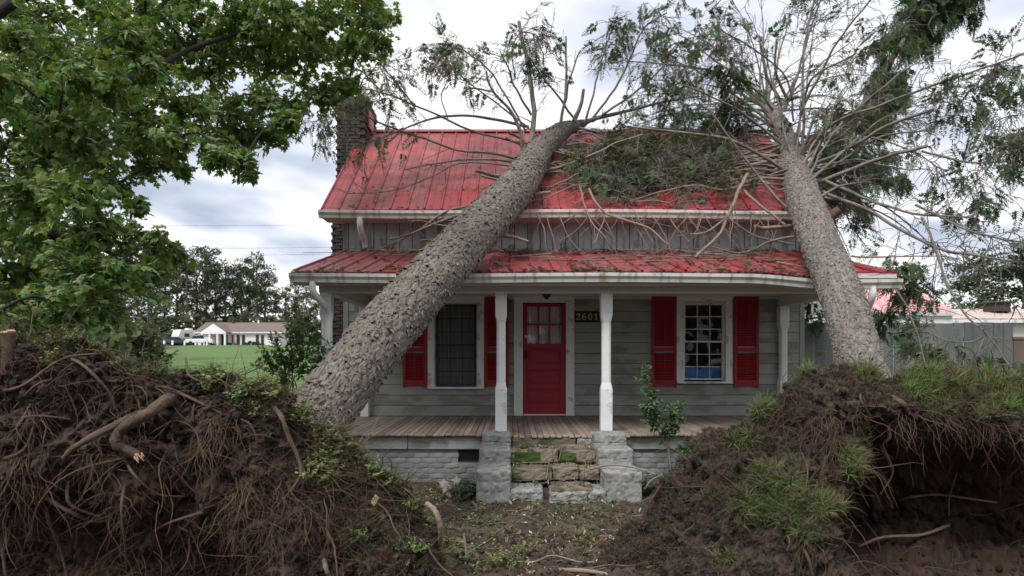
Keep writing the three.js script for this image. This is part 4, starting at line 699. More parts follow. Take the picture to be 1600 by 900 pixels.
  // spokes all round the upper trunk
  for (let k = 0; k < 104; k++) {
    const f = rr(0.5, 0.98), i = f * (path2.length - 1), a = Math.min(path2.length - 2, Math.floor(i)), p = path2[a].clone().lerp(path2[a + 1], i - a), ang = rr(0, Math.PI * 2), up = Math.sin(ang), l = rr(1.4, 3.8);
    if (f < 0.74 && Math.cos(ang) < -0.2) continue;
    const d = V(Math.cos(ang), up * 0.9 + 0.25, -0.25 + 0.5 * (R() - 0.5)).normalize(), q = [p]; for (let j = 1; j <= 6; j++) { d.addScaledVector(rdir(), 0.08); d.y -= 0.02 * j; d.normalize(); q.push(q[j - 1].clone().addScaledVector(d, l / 6)); q[j].y = Math.max(q[j].y, lie(q[j]) + 0.05); }
    limb(c2, q, rr(0.016, 0.036), 0.007, R() < 0.72 ? bare : some, R() < 0.15 ? M.branchPale : M.branch, 6);
  }
  // limbs that sweep left over the roof and end in green sprays
  for (let k = 0; k < 34; k++) {
    const f = R(), p = V(lerp(4.9, 5.6, f), 0, -lerp(12.1, 14.6, f)), a = Math.PI + rr(-0.6, 0.75), l = rr(1.3, 4.3), q = [];
    for (let j = 0; j <= 6; j++) { const z = V(p.x + Math.cos(a) * l * j / 6, 0, p.z + Math.sin(a) * l * j / 6 * 0.45); z.z = clamp(z.z, -15.2, -12.05); z.y = Math.max(lie(z), roofY(-z.z)) + lerp(0.2, 0.06, j / 6) + rr(0, 0.2); q.push(z); }
    limb(c2, q, rr(0.012, 0.03), 0.006, { per: 4.2, len: 0.6, droop: 0.12, leafy: k % 3 ? 0.38 : 0.1, sprays: 5, size: 1.1, depth: 1, from: 0.35, floor: lie }, R() < 0.3 ? M.branchPale : M.branch, 6);
  }
  // a second, dense green leader behind the roof end, and low sprays over the fence
  const stem = limb(c2, [V(6.0, 4.2, -15.6), V(6.7, 5.6, -15.4), V(7.8, 7.4, -15.2), V(8.9, 9.3, -15.0), V(9.6, 10.8, -14.9)], 0.1, 0.03, null);
  for (let k = 0; k < 58; k++) { const f = clamp(Math.pow(R(), 0.8) + 0.06 * noise3(k, 2, 2)), x = f * (stem.length - 1.01), p = stem[Math.floor(x)].clone().addScaledVector(rdir(), 0.25), d = rdir(); d.y = d.y * 0.4 - 0.3; const l = rr(0.3, 0.7) + 0.8 * Math.pow(R(), 3), q = [p]; for (let j = 1; j <= 4; j++) q.push(p.clone().addScaledVector(d, l * j / 4).add(V(0, -0.10 * j * j / 4, 0))); c2.twigs.tube(q, [0.014, 0.012, 0.01, 0.007, 0.004], 4, false); shoots(c2, q, 0.012, { per: 9, len: 0.42, droop: 0.55, leafy: 4, sprays: 16, depth: 0, from: 0.1, size: 1.05 }); }
  for (const [x, y, d] of [[1400, 470, 11.6], [1430, 500, 11.4], [1385, 500, 11.8], [1455, 455, 11.2], [1350, 505, 12], [1420, 440, 11.5], [1395, 420, 11.2], [1480, 575, 9.8], [1540, 585, 9.4], [1450, 545, 10.4], [1265, 490, 12.7]]) { const p = at(x, y, d), q = [p.clone().add(V(0.1, 0.55, 0)), p.clone().add(V(0.05, 0.3, 0)), p]; c2.twigs.tube(q, [0.01, 0.007, 0.004], 4, false); shoots(c2, q, 0.01, { per: 10, len: 0.5, droop: 0.3, leafy: 3, sprays: 12, depth: 0, from: 0, size: 1.0 }); }
  for (const [x, y, d] of [[1400, 40, 13], [1330, 100, 13], [1360, 150, 13.2], [1150, 170, 14.5], [1090, 165, 14.5], [1130, 190, 14.8], [1300, 210, 13.6], [1340, 230, 13], [1555, 110, 11.5], [1580, 180, 11], [1530, 280, 11], [1560, 230, 10.8], [1480, 160, 12], [1100, 60, 13.5], [1140, 90, 13.5]]) { const p = at(x, y, d); for (let k = 0; k < 5; k++) { const q = [p.clone(), p.clone().addScaledVector(rdir(), 0.3), p.clone().addScaledVector(rdir(), 0.6).add(V(0, -0.15, 0))]; c2.twigs.tube(q, [0.009, 0.006, 0.003], 4, false); shoots(c2, q, 0.009, { per: 7, len: 0.5, droop: 0.3, leafy: 1.6, sprays: 6, depth: 0, from: 0 }); } }
}
finish(c2);

// ------------------------------------------------------------------ root plates
function lookup(tab, x) { if (x <= tab[0][0]) return tab[0].slice(1); for (let i = 0; i < tab.length - 1; i++) if (x <= tab[i + 1][0]) { const t = sstep(0, 1, (x - tab[i][0]) / (tab[i + 1][0] - tab[i][0])), l = (x - tab[i][0]) / (tab[i + 1][0] - tab[i][0]); return tab[i].slice(1).map((v, k) => lerp(v, tab[i + 1][k + 1], l * 0.7 + t * 0.3)); } return tab.at(-1).slice(1); }
function plate(tree, cfg) {
  const { x0, x1, nx, ns, top, front, back, color, seed } = cfg, P = [], raw = (x, s) => {
    const [Tp, dc] = lookup(top, x), h = Math.sin(Math.PI * s), b = -0.75, y = b + (Tp - b) * h;
    const d = s < 0.5 ? dc - front(x, h, y) : dc + back(x, h, y); return V(x, y, -d);
  };
  const n = nx + 1, pos = new Float32Array(n * (ns + 1) * 3), col = new Float32Array(pos.length), uv = new Float32Array(n * (ns + 1) * 2), idx = [];
  for (let j = 0; j <= ns; j++) for (let i = 0; i <= nx; i++) { const p = raw(lerp(x0, x1, i / nx), j / ns); pos.set([p.x, p.y, p.z], (j * n + i) * 3); uv.set([p.x, j / ns * 4], (j * n + i) * 2); }
  for (let j = 0; j < ns; j++) for (let i = 0; i < nx; i++) { const a = j * n + i; idx.push(a, a + 1, a + n + 1, a, a + n + 1, a + n); }
  const g = new THREE.BufferGeometry(); g.setAttribute('position', new THREE.BufferAttribute(pos, 3)); g.setAttribute('uv', new THREE.BufferAttribute(uv, 2)); g.setAttribute('color', new THREE.BufferAttribute(col, 3)); g.setIndex(new THREE.BufferAttribute(new Uint32Array(idx), 1)); g.computeVertexNormals();
  const N = g.attributes.normal.array.slice();
  for (let k = 0; k < pos.length; k += 3) {
    const x = pos[k], y = pos[k + 1], z = pos[k + 2], lumps = fbm(x * 1.6 + seed, y * 1.6, z * 1.6, 3), mid = 1 - 2 * Math.abs(fbm(x * 4.2 + seed, y * 4.2, z * 4.2, 4)), fine = fbm(x * 15, y * 15 + seed, z * 15, 3), crumb = fbm(x * 42, y * 42, z * 42 + seed, 2);
    const edge = cfg.fade ? cfg.fade(x) : 1, e = edge * (0.17 * lumps + 0.09 * (mid - 0.55) + 0.034 * fine + 0.013 * crumb);
    pos[k] += N[k] * e; pos[k + 1] += N[k + 1] * e; pos[k + 2] += N[k + 2] * e;
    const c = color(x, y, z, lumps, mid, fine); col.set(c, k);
  }
  g.computeVertexNormals(); g.computeBoundingSphere();
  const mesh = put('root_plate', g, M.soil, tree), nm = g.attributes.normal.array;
  const sample = (f, r = R) => { for (let t = 0; t < 400; t++) { const j = Math.floor(r() * (ns + 1)), i = Math.floor(r() * n), k = (j * n + i) * 3, p = V(pos[k], pos[k + 1], pos[k + 2]), q = V(nm[k], nm[k + 1], nm[k + 2]); if (f(p, q, j / ns)) return [p, q]; } return null; };
  const ray = new THREE.Raycaster(), hit = (px, py) => { const dir = at(px, py, 1).sub(V(0, EYE, 0)).normalize(); ray.set(V(0, EYE, 0), dir); mesh.material.side = THREE.DoubleSide; const h = ray.intersectObject(mesh, false)[0]; return h ? h.point : null; };
  return { mesh, tree, sample, hit };
}
const soilMix = (a, b, c) => (x, y, z, l, m, f) => { let q = mix3(a, b, clamp(0.5 + 0.9 * f + 0.5 * l)); return mix3(q, c(x, y, z), clamp(0.5 + 1.6 * fbm(x * 2.2 + 9, y * 2.2, z * 2.2, 3)) * 0.75); };
const plate1 = plate(tree1, {
  x0: -5.6, x1: -0.36, nx: 430, ns: 260, seed: 3.3,
  top: [[-5.6, 1.5, 5.0], [-5.0, 1.78, 4.85], [-3.67, 1.88, 4.75], [-3.35, 1.83, 4.7], [-3.06, 1.89, 4.75], [-2.60, 1.68, 4.8], [-2.14, 1.58, 4.85], [-1.76, 1.46, 4.9], [-1.53, 1.33, 4.95], [-1.29, 1.17, 5.0], [-1.06, 0.98, 5.0], [-0.9, 0.80, 5.0], [-0.71, 0.62, 5.05], [-0.58, 0.5, 5.05], [-0.50, 0.22, 5.1], [-0.42, -0.3, 5.1], [-0.36, -0.75, 5.1]],
  front: (x, h, y) => { const k = sstep(-1.5, -2.1, x), q = 1 - h; return 0.30 * Math.sqrt(q) * (1 - 0.45 * k * q) - 0.55 * k * sstep(0.28, 0.62, q) + 0.22 * (1 - k) * q; },
  back: (x, h) => 0.28 * Math.sqrt(1 - h) + 0.9 * (1 - h),
  fade: (x) => sstep(-0.4, -0.75, x) * 0.85 + 0.15,
  color: soilMix([0.033, 0.021, 0.0148], [0.072, 0.047, 0.033], (x, y) => (y < 1.0 ? [0.088, 0.047, 0.029] : [0.056, 0.039, 0.028])),
});
const plate2 = plate(tree2, {
  x0: 0.55, x1: 6.3, nx: 430, ns: 260, seed: 8.1,
  top: [[0.55, -0.5, 5.9], [0.8, 0.05, 5.9], [1.02, 0.36, 5.85], [1.3, 0.62, 5.8], [1.52, 0.87, 5.75], [1.68, 1.06, 5.7], [1.9, 1.27, 5.65], [2.07, 1.36, 5.6], [2.33, 1.52, 5.6], [2.5, 1.64, 5.6], [2.76, 1.66, 5.6], [3.19, 1.60, 5.6], [3.55, 1.57, 5.6], [3.95, 1.53, 5.6], [4.3, 1.46, 5.6], [5.2, 1.3, 5.7], [6.3, 0.6, 5.9]],
  front: (x, h, y) => { const q = 1 - h, k = sstep(2.45, 2.95, x + 0.14 * Math.sin(y * 5)), lump = 0.42 * Math.sqrt(q) + 0.5 * q * sstep(0.7, 1.6, x), lip = 0.34 * Math.sqrt(Math.min(1, q / 0.10)) - 1.25 * sstep(0.11, 0.36, q) + 0.75 * sstep(0.5, 0.8, q); return lerp(lump, lip, k); },
  back: (x, h) => 0.35 * Math.sqrt(1 - h) + 1.0 * (1 - h),
  fade: (x) => sstep(0.6, 1.2, x) * 0.85 + 0.15,
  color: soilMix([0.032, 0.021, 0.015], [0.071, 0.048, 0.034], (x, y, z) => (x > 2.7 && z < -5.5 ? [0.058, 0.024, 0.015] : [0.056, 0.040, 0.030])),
});
const rootGeo = [0, 1, 2].map((k) => { const g = new THREE.IcosahedronGeometry(1, 2), p = g.attributes.position; for (let i = 0; i < p.count; i++) { const v = V().fromBufferAttribute(p, i), s = 1 + 0.55 * fbm(v.x * 1.3 + k * 9, v.y * 1.3, v.z * 1.3, 3); p.setXYZ(i, v.x * s, v.y * s * 0.75, v.z * s); } g.computeVertexNormals(); return g; });
const rootPath = (p, n, l, o) => { const q = [p.clone()], d = o.dir.clone(); for (let j = 1; j <= n; j++) { d.addScaledVector(rdir(), o.wander); d.y -= o.fall; d.normalize(); q.push(q[j - 1].clone().addScaledVector(d, l / n)); } return q; };
function dress(pl, tree, cfg) {
  const { sample, hit } = pl, frontal = (p, q) => p.y > -0.3 && q.z > -0.25;
  // crumbs and clods of earth that cling to the plate
  const clods = [[], [], []];
  for (let k = 0; k < cfg.clods; k++) { const a = sample((p, q, s) => p.y > -0.3 && s < 0.72); if (!a) continue; const [p, q] = a, s = 0.005 + 0.024 * Math.pow(R(), 3.4), v = rr(0.5, 1.3), red = cfg.red(p) ? 1 : 0; clods[k % 3].push([basis(p.addScaledVector(q, s * 0.3), rdir(), rdir(), s), rgb((0.050 + 0.008 * red) * v, (0.036 - 0.01 * red) * v, (0.027 - 0.009 * red) * v)]); }
  clods.forEach((l, i) => inst('clod', rootGeo[i], M.clod, l, tree));
  // fine roots: fringes, mats and single hanging threads
  const fr = new MB();
  for (let k = 0; k < cfg.fine; k++) {
    const a = sample((p, q, s) => frontal(p, q) && s < 0.55 && cfg.dense(p) > R()); if (!a) continue; const [p, q] = a, thick = Math.pow(R(), 4), l = rr(0.06, 0.3) + 0.3 * thick;
    const dir = q.clone().multiplyScalar(0.5).addScaledVector(rdir(), 0.8); fr.tube(rootPath(p.addScaledVector(q, -0.01), 8, l, { dir: dir.normalize(), wander: 0.34, fall: 0.1 }), (f) => lerp(0.0013 + 0.005 * thick, 0.0006, f), 3, false);
  }
  for (const [px, py, n, l] of cfg.tufts) { const c = hit(px, py); if (!c) continue; for (let k = 0; k < n * 0.55; k++) fr.tube(rootPath(c.clone().addScaledVector(rdir(), 0.05).add(V(0, 0, 0.04)), 9, l * rr(0.5, 1.1), { dir: V(rr(-0.7, 0.7), -0.5, rr(0, 0.5)).normalize(), wander: 0.42, fall: 0.12 }), (f) => lerp(0.0028, 0.0007, f), 3, false); }
  tag(fr.build('fine_root', M.fineRoot, tree), null, null, null, 'stuff');
  // thick roots one by one
  for (let k = 0; k < cfg.roots; k++) { const a = sample((p, q, s) => frontal(p, q) && s < 0.5); if (!a) continue; const [p, q] = a, b = new MB(), r = 0.004 + 0.011 * Math.pow(R(), 2); const pts = rootPath(p.addScaledVector(q, -0.03), 12, rr(0.35, 1.0), { dir: q.clone().multiplyScalar(0.6).addScaledVector(rdir(), 0.9).normalize(), wander: 0.26, fall: 0.13 }); b.tube(smooth(pts, 24), (f) => lerp(r, 0.0025, f), 5); b.build('root', M.root, tree); }
  for (const [list, w0, w1, mat, off] of cfg.traced) {
    const n = list.length - 1, pts = []; let dep = 4.9;
    list.forEach(([x, y], i) => { const h = hit(x, y), d = h ? Math.min(-h.z - 0.03, i ? dep + ((off ?? 0) > 0.11 ? 0.015 : 0.12) : 99) : dep; dep = d; const o = i ? (off ?? 0.05) * Math.sin(Math.PI * (0.3 + 0.6 * i / n)) : -0.09; pts.push(at(x, y, d - o)); });
    const b = new MB(), q = smooth(pts, 36); b.tube(q, (f) => lerp(w0, w1, f) * dep / F / 2 * (1 + 0.16 * noise3(f * 9, w0, 2) + 0.1 * noise3(f * 23, w0, 7)), 9); b.build('root', mat ?? M.root, tree);
  }
}
dress(plate1, tree1, {
  clods: 11000, fine: 6800, roots: 46, red: (p) => p.y < 0.9 && p.x < -1.6, dense: (p) => clamp(0.35 + 1.6 * fbm(p.x * 1.8, p.y * 1.8, p.z * 1.8, 2) + (p.y < 1.3 ? 0.2 : -0.15)),
  tufts: [[340, 660, 60, 0.35], [325, 690, 60, 0.32], [350, 650, 60, 0.4], [390, 750, 50, 0.35], [372, 770, 40, 0.5], [375, 830, 90, 0.16], [430, 820, 60, 0.4], [445, 760, 50, 0.35], [225, 690, 40, 0.2], [205, 650, 40, 0.12], [60, 640, 50, 0.5], [40, 720, 40, 0.5], [150, 700, 40, 0.4], [480, 800, 40, 0.3], [520, 730, 40, 0.15]],
  traced: [
    [[[270, 621], [252, 631], [234, 644], [208, 659], [186, 675], [181, 692], [215, 711]], 20, 15, M.root, 0.16],
    [[[250, 628], [195, 657], [143, 683], [112, 703], [100, 716]], 14, 8, M.root, 0.14],
    [[[188, 705], [212, 744], [247, 772], [286, 776]], 5, 2.5], [[[420, 628], [441, 654], [452, 685], [465, 713], [470, 741], [452, 771]], 8, 5, M.root, 0.12], [[[465, 713], [476, 745], [470, 770]], 6, 2.5, M.root, 0.1],
    [[[262, 605], [310, 628], [345, 645], [390, 662], [400, 680]], 5, 2], [[[0, 612], [40, 600], [100, 560], [160, 552]], 6, 3], [[[90, 552], [135, 575], [175, 620], [180, 640]], 6, 3, M.root, 0.06],
    [[[70, 780], [75, 810], [95, 860], [105, 900]], 7, 4], [[[0, 818], [4, 860], [10, 905]], 8, 4, M.branch], [[[60, 770], [110, 800], [150, 815], [200, 805]], 8, 3],
    [[[0, 720], [40, 700], [55, 660]], 7, 4], [[[200, 735], [190, 790], [195, 850], [198, 890]], 5, 2], [[[107, 745], [108, 785], [160, 810]], 6, 3, M.branch], [[[385, 750], [365, 800], [320, 848]], 4, 2],
    [[[290, 560], [300, 590], [330, 600]], 4, 2], [[[320, 800], [270, 815], [240, 830]], 6, 3], [[[505, 860], [510, 890], [520, 910]], 8, 7, M.branch], [[[667, 787], [681, 800], [688, 822], [688, 852]], 9, 8, M.branchPale, 0.02], [[[610, 748], [640, 770], [662, 800]], 2.4, 1.5, M.branchPale],
    [[[0, 660], [60, 650], [110, 655]], 5, 2.5], [[[95, 590], [60, 600], [20, 640]], 6, 3],
  ],
});
dress(plate2, tree2, {
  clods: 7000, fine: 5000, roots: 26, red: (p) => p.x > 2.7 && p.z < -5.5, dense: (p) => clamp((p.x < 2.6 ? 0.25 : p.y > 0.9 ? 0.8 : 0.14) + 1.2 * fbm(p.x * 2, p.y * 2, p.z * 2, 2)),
  tufts: [[1300, 690, 50, 0.4], [1290, 650, 40, 0.25], [1330, 640, 40, 0.25], [1260, 850, 40, 0.35], [1500, 660, 40, 0.2], [1400, 650, 40, 0.3], [1270, 660, 40, 0.3], [1540, 660, 40, 0.2], [1520, 830, 60, 0.25], [1580, 800, 40, 0.3], [1420, 660, 30, 0.2], [1470, 650, 30, 0.2]],
  traced: [
    [[[1398, 785], [1425, 776], [1468, 773], [1514, 779], [1557, 785]], 4.5, 3, M.branchPale, 0.04], [[[1330, 859], [1378, 840], [1437, 836], [1482, 821]], 4, 5, M.branchPale, 0.04], [[[1483, 822], [1483, 783], [1490, 755], [1496, 738]], 2.5, 1.6, M.branchPale, 0.05],
    [[[1386, 655], [1391, 682], [1380, 695], [1395, 737], [1376, 772]], 4, 2, M.branchPale, 0.03], [[[1372, 690], [1385, 715], [1396, 740]], 3, 1.5, M.branchPale], [[[1525, 668], [1530, 690], [1512, 702]], 3, 2], [[[1600, 722], [1575, 748], [1570, 765]], 4, 2], [[[1480, 790], [1530, 805], [1600, 787]], 3, 2],
    [[[1350, 605], [1345, 625], [1360, 650]], 5, 3], [[[1390, 620], [1410, 630], [1420, 645]], 10, 6], [[[1250, 700], [1262, 740], [1255, 780]], 3, 2], [[[1560, 670], [1600, 690]], 7, 6], [[[1248, 845], [1262, 870], [1270, 900]], 6, 4], [[[1340, 800], [1370, 840], [1376, 862]], 3, 2],
  ],
});
{ // cut sapling stump at the left edge, raw ends and splinters
  const s = thing('sapling_stump', 'short sawn sapling stump poking up at the far left of the dark root plate', 'stump'), p = at(13, 585, 4.62), b = new MB();
  b.tube([p, p.clone().add(V(0.005, 0.14, 0)), p.clone().add(V(0, 0.28, 0.01))], [0.05, 0.043, 0.042], 12); b.build('stem', M.root, s);
  put('sawn_end', lump(0.07, 0.02, 0.07, 8, 0.006, 0.009), M.rawWood, s, p.clone().add(V(0, 0.285, 0.01)), [0.1, 0, 0.1]);
  const e = plate1.hit(214, 709), t = new MB(), c = e ? at(216, 711, -e.z - 0.15) : at(216, 711, 4.5);
  for (let k = 0; k < 9; k++) { const o = V(rr(-0.02, 0.02), rr(-0.02, 0.02), rr(-0.015, 0.015)); t.tube([c.clone().add(o), c.clone().add(o).add(V(0.03, -0.022, 0.015).multiplyScalar(rr(0.6, 1.5)))], [0.008, 0.001], 4); } t.build('torn_end', M.rawWood, tree1);
  for (const [x, y, w, h, a, l] of [[600, 810, 0.045, 0.14, 0.35, 'pale splintered wood chip standing on lower slope of the left root plate'], [587, 781, 0.04, 0.07, -0.5, 'small brown bark flake above the pale chip on left root plate']]) {
    const q = plate1.hit(x, y); if (!q) continue; const m = put('wood_chip', lump(w, h, 0.018, 12, 0.009, 0.008), M.rawWood, scene, q.add(V(0, 0, 0.03)), [-0.3, 0.2, a]); tag(m, l, 'wood chip');
  }
}
// ------------------------------------------------------------------ grass and weeds
function tuftGeo(n, h, spread, seed, w = 0.0035) {
  const r = rng(seed), b = new MB();
  for (let k = 0; k < n; k++) { const a = r() * 6.28, l = h * (0.5 + 0.7 * r()), s = spread * (0.3 + 0.9 * r()), d = V(Math.cos(a), 0, Math.sin(a)), n2 = V(-d.z, 0, d.x).multiplyScalar(w * (0.7 + 0.6 * r())), P = (t) => V(d.x * s * t * t + d.x * 0.01, l * (t - 0.32 * t * t * s / h), d.z * s * t * t + d.z * 0.01); let q = P(0); for (let j = 1; j <= 4; j++) { const e = P(j / 4), u = n2.clone().multiplyScalar(1.1 - j * 0.25), o = n2.clone().multiplyScalar(1.1 - (j - 1) * 0.25); if (j < 4) b.quad(q.clone().sub(o), q.clone().add(o), e.clone().add(u), e.clone().sub(u)); else b.tri(q.clone().sub(o), q.clone().add(o), e); q = e; } }
  return b.done();
}
const TUFT = [tuftGeo(14, 0.11, 0.07, 5), tuftGeo(12, 0.16, 0.13, 6), tuftGeo(10, 0.08, 0.06, 7, 0.003)];
function weedGeo(n, h, leaf, seed) {           // little stems with small oval leaves
  const r = rng(seed), b = new MB();
  for (let k = 0; k < n; k++) { const a = r() * 6.28, d = V(Math.cos(a) * 0.5, 0.8, Math.sin(a) * 0.5).normalize(), l = h * (0.5 + 0.6 * r()); b.tube([V(0, 0, 0), d.clone().multiplyScalar(l * 0.6), d.clone().multiplyScalar(l).add(V(0, -0.1 * l, 0))], [0.0018, 0.0014, 0.001], 3, false, 0);
    for (let j = 0; j < 6; j++) { const p = d.clone().multiplyScalar(l * (0.35 + 0.13 * j)), e = V(r() - 0.5, 0.25 * r(), r() - 0.5).normalize(), s = V(-e.z, 0.3 * (r() - 0.5), e.x).multiplyScalar(leaf * 0.36), L = leaf * (0.7 + 0.6 * r()); const m = p.clone().addScaledVector(e, L * 0.5), t = p.clone().addScaledVector(e, L).add(V(0, -L * 0.2, 0)); b.tri(p, m.clone().add(s), t); b.tri(p, t, m.clone().sub(s)); } }
  return b.done();
}
const WEED = [weedGeo(5, 0.10, 0.026, 8), weedGeo(6, 0.16, 0.035, 9), weedGeo(4, 0.07, 0.02, 10)];
function strew(name, geos, mat, n, pick, color, size, parent, lean = 0.4) {
  const L = geos.map(() => []);
  for (let k = 0; k < n; k++) { const a = pick(); if (!a) continue; const [p, q] = a, up = V(0, 1, 0).addScaledVector(q, lean).normalize(), x = rdir(); x.addScaledVector(up, -x.dot(up)).normalize(); const s = size(), z = x.clone().cross(up); L[k % geos.length].push([new THREE.Matrix4().makeBasis(x.multiplyScalar(s), up.multiplyScalar(s), z.multiplyScalar(s)).setPosition(p), color()]); }
  L.forEach((l, i) => l.length && inst(name, geos[i], mat, l, parent));
}
const green = () => { const k = rr(0.6, 1.25), y = R(); return y < 0.2 ? rgb(0.2 * k, 0.17 * k, 0.07 * k) : rgb(lerp(0.10, 0.17, R()) * k, 0.24 * k, 0.036 * k); };
const dryish = () => { const k = rr(0.5, 1.2); return R() < 0.55 ? rgb(0.2 * k, 0.15 * k, 0.08 * k) : rgb(0.09 * k, 0.13 * k, 0.03 * k); };
const weedCol = () => { const k = rr(0.6, 1.3); return rgb(lerp(0.10, 0.2, R()) * k, 0.20 * k, 0.04 * k); };
const patch = (pl, n, list, name, geos, col, size, parent, lean) => { const pts = list.map(([x, y, r]) => [pl.hit(x, y), r]).filter((a) => a[0]); if (pts.length) strew(name, geos, M.blade, n, () => { const [c, r] = pts[Math.floor(R() * pts.length)]; return pl.sample((p) => p.distanceTo(c) < r * (0.3 + 0.7 * R())); }, col, size, parent, lean); };
strew('weed', WEED, M.blade, 900, () => plate1.sample((p, q, s) => s > 0.42 && s < 0.62 && q.y > 0.1 && (p.x < -2.7 ? R() < 0.5 : p.x > -1.7 ? R() < 0.8 : R() < 0.35)), weedCol, () => rr(0.3, 0.7), tree1);
strew('grass', [TUFT[2], TUFT[0]], M.blade, 420, () => plate1.sample((p, q, s) => s > 0.45 && s < 0.62 && q.y > 0.1), dryish, () => rr(0.4, 0.8), tree1);
patch(plate1, 700, [[335, 605, 0.12], [385, 625, 0.16], [420, 612, 0.12], [470, 650, 0.16], [510, 700, 0.18], [535, 690, 0.15], [500, 740, 0.16], [550, 730, 0.12], [590, 745, 0.1], [230, 545, 0.25], [100, 545, 0.2], [300, 560, 0.2], [660, 780, 0.1], [640, 860, 0.14], [560, 840, 0.08]], 'weed', WEED, weedCol, () => rr(0.4, 0.95), tree1, 0.5);
strew('dry_straw', [TUFT[2], TUFT[0]], M.blade, 2600, () => plate1.sample((p, q, s) => p.x > -1.75 && s < 0.5 && p.y > 0 && q.z > -0.2), () => { const k = rr(0.35, 1); return R() < 0.8 ? rgb(0.15 * k, 0.105 * k, 0.06 * k) : rgb(0.08 * k, 0.11 * k, 0.03 * k); }, () => rr(0.3, 0.75), tree1, 1.6);
strew('grass', TUFT, M.blade, 1150, () => plate2.sample((p, q, s) => s > 0.455 && s < 0.66 && q.y > 0 && p.x > 2.2 && (p.x > 2.9 || R() < 0.35)), () => (R() < 0.45 ? dryish() : green()), () => rr(0.3, 0.7), tree2, 0.7);
patch(plate2, 900, [[1460, 600, 0.3], [1540, 600, 0.3], [1450, 618, 0.2], [1580, 620, 0.3], [1350, 590, 0.15], [1260, 580, 0.12], [1240, 590, 0.1], [1275, 577, 0.1], [1430, 612, 0.12], [1560, 640, 0.2]], 'grass', [TUFT[1], TUFT[0]], green, () => rr(0.45, 0.95), tree2, 0.9);
patch(plate2, 2300, [[1180, 790, 0.22], [1165, 800, 0.15], [1215, 740, 0.2], [1240, 790, 0.25], [1280, 780, 0.2], [1160, 690, 0.1], [1110, 780, 0.07], [1350, 690, 0.16], [1345, 720, 0.16], [1340, 735, 0.12], [1130, 870, 0.1], [1190, 640, 0.1], [1260, 830, 0.15]], 'grass', [TUFT[1], TUFT[2]], () => (R() < 0.5 ? green() : dryish()), () => rr(0.4, 1.0), tree2, 1.4);
strew('dry_straw', [TUFT[2], TUFT[0]], M.blade, 4600, () => plate2.sample((p, q, s) => s < 0.56 && p.y > 0 && q.z > -0.2 && (p.x < 2.7 || p.y > 1.1)), () => { const k = rr(0.35, 1); return R() < 0.8 ? rgb(0.14 * k, 0.10 * k, 0.06 * k) : rgb(0.07 * k, 0.10 * k, 0.03 * k); }, () => rr(0.3, 0.7), tree2, 1.6);

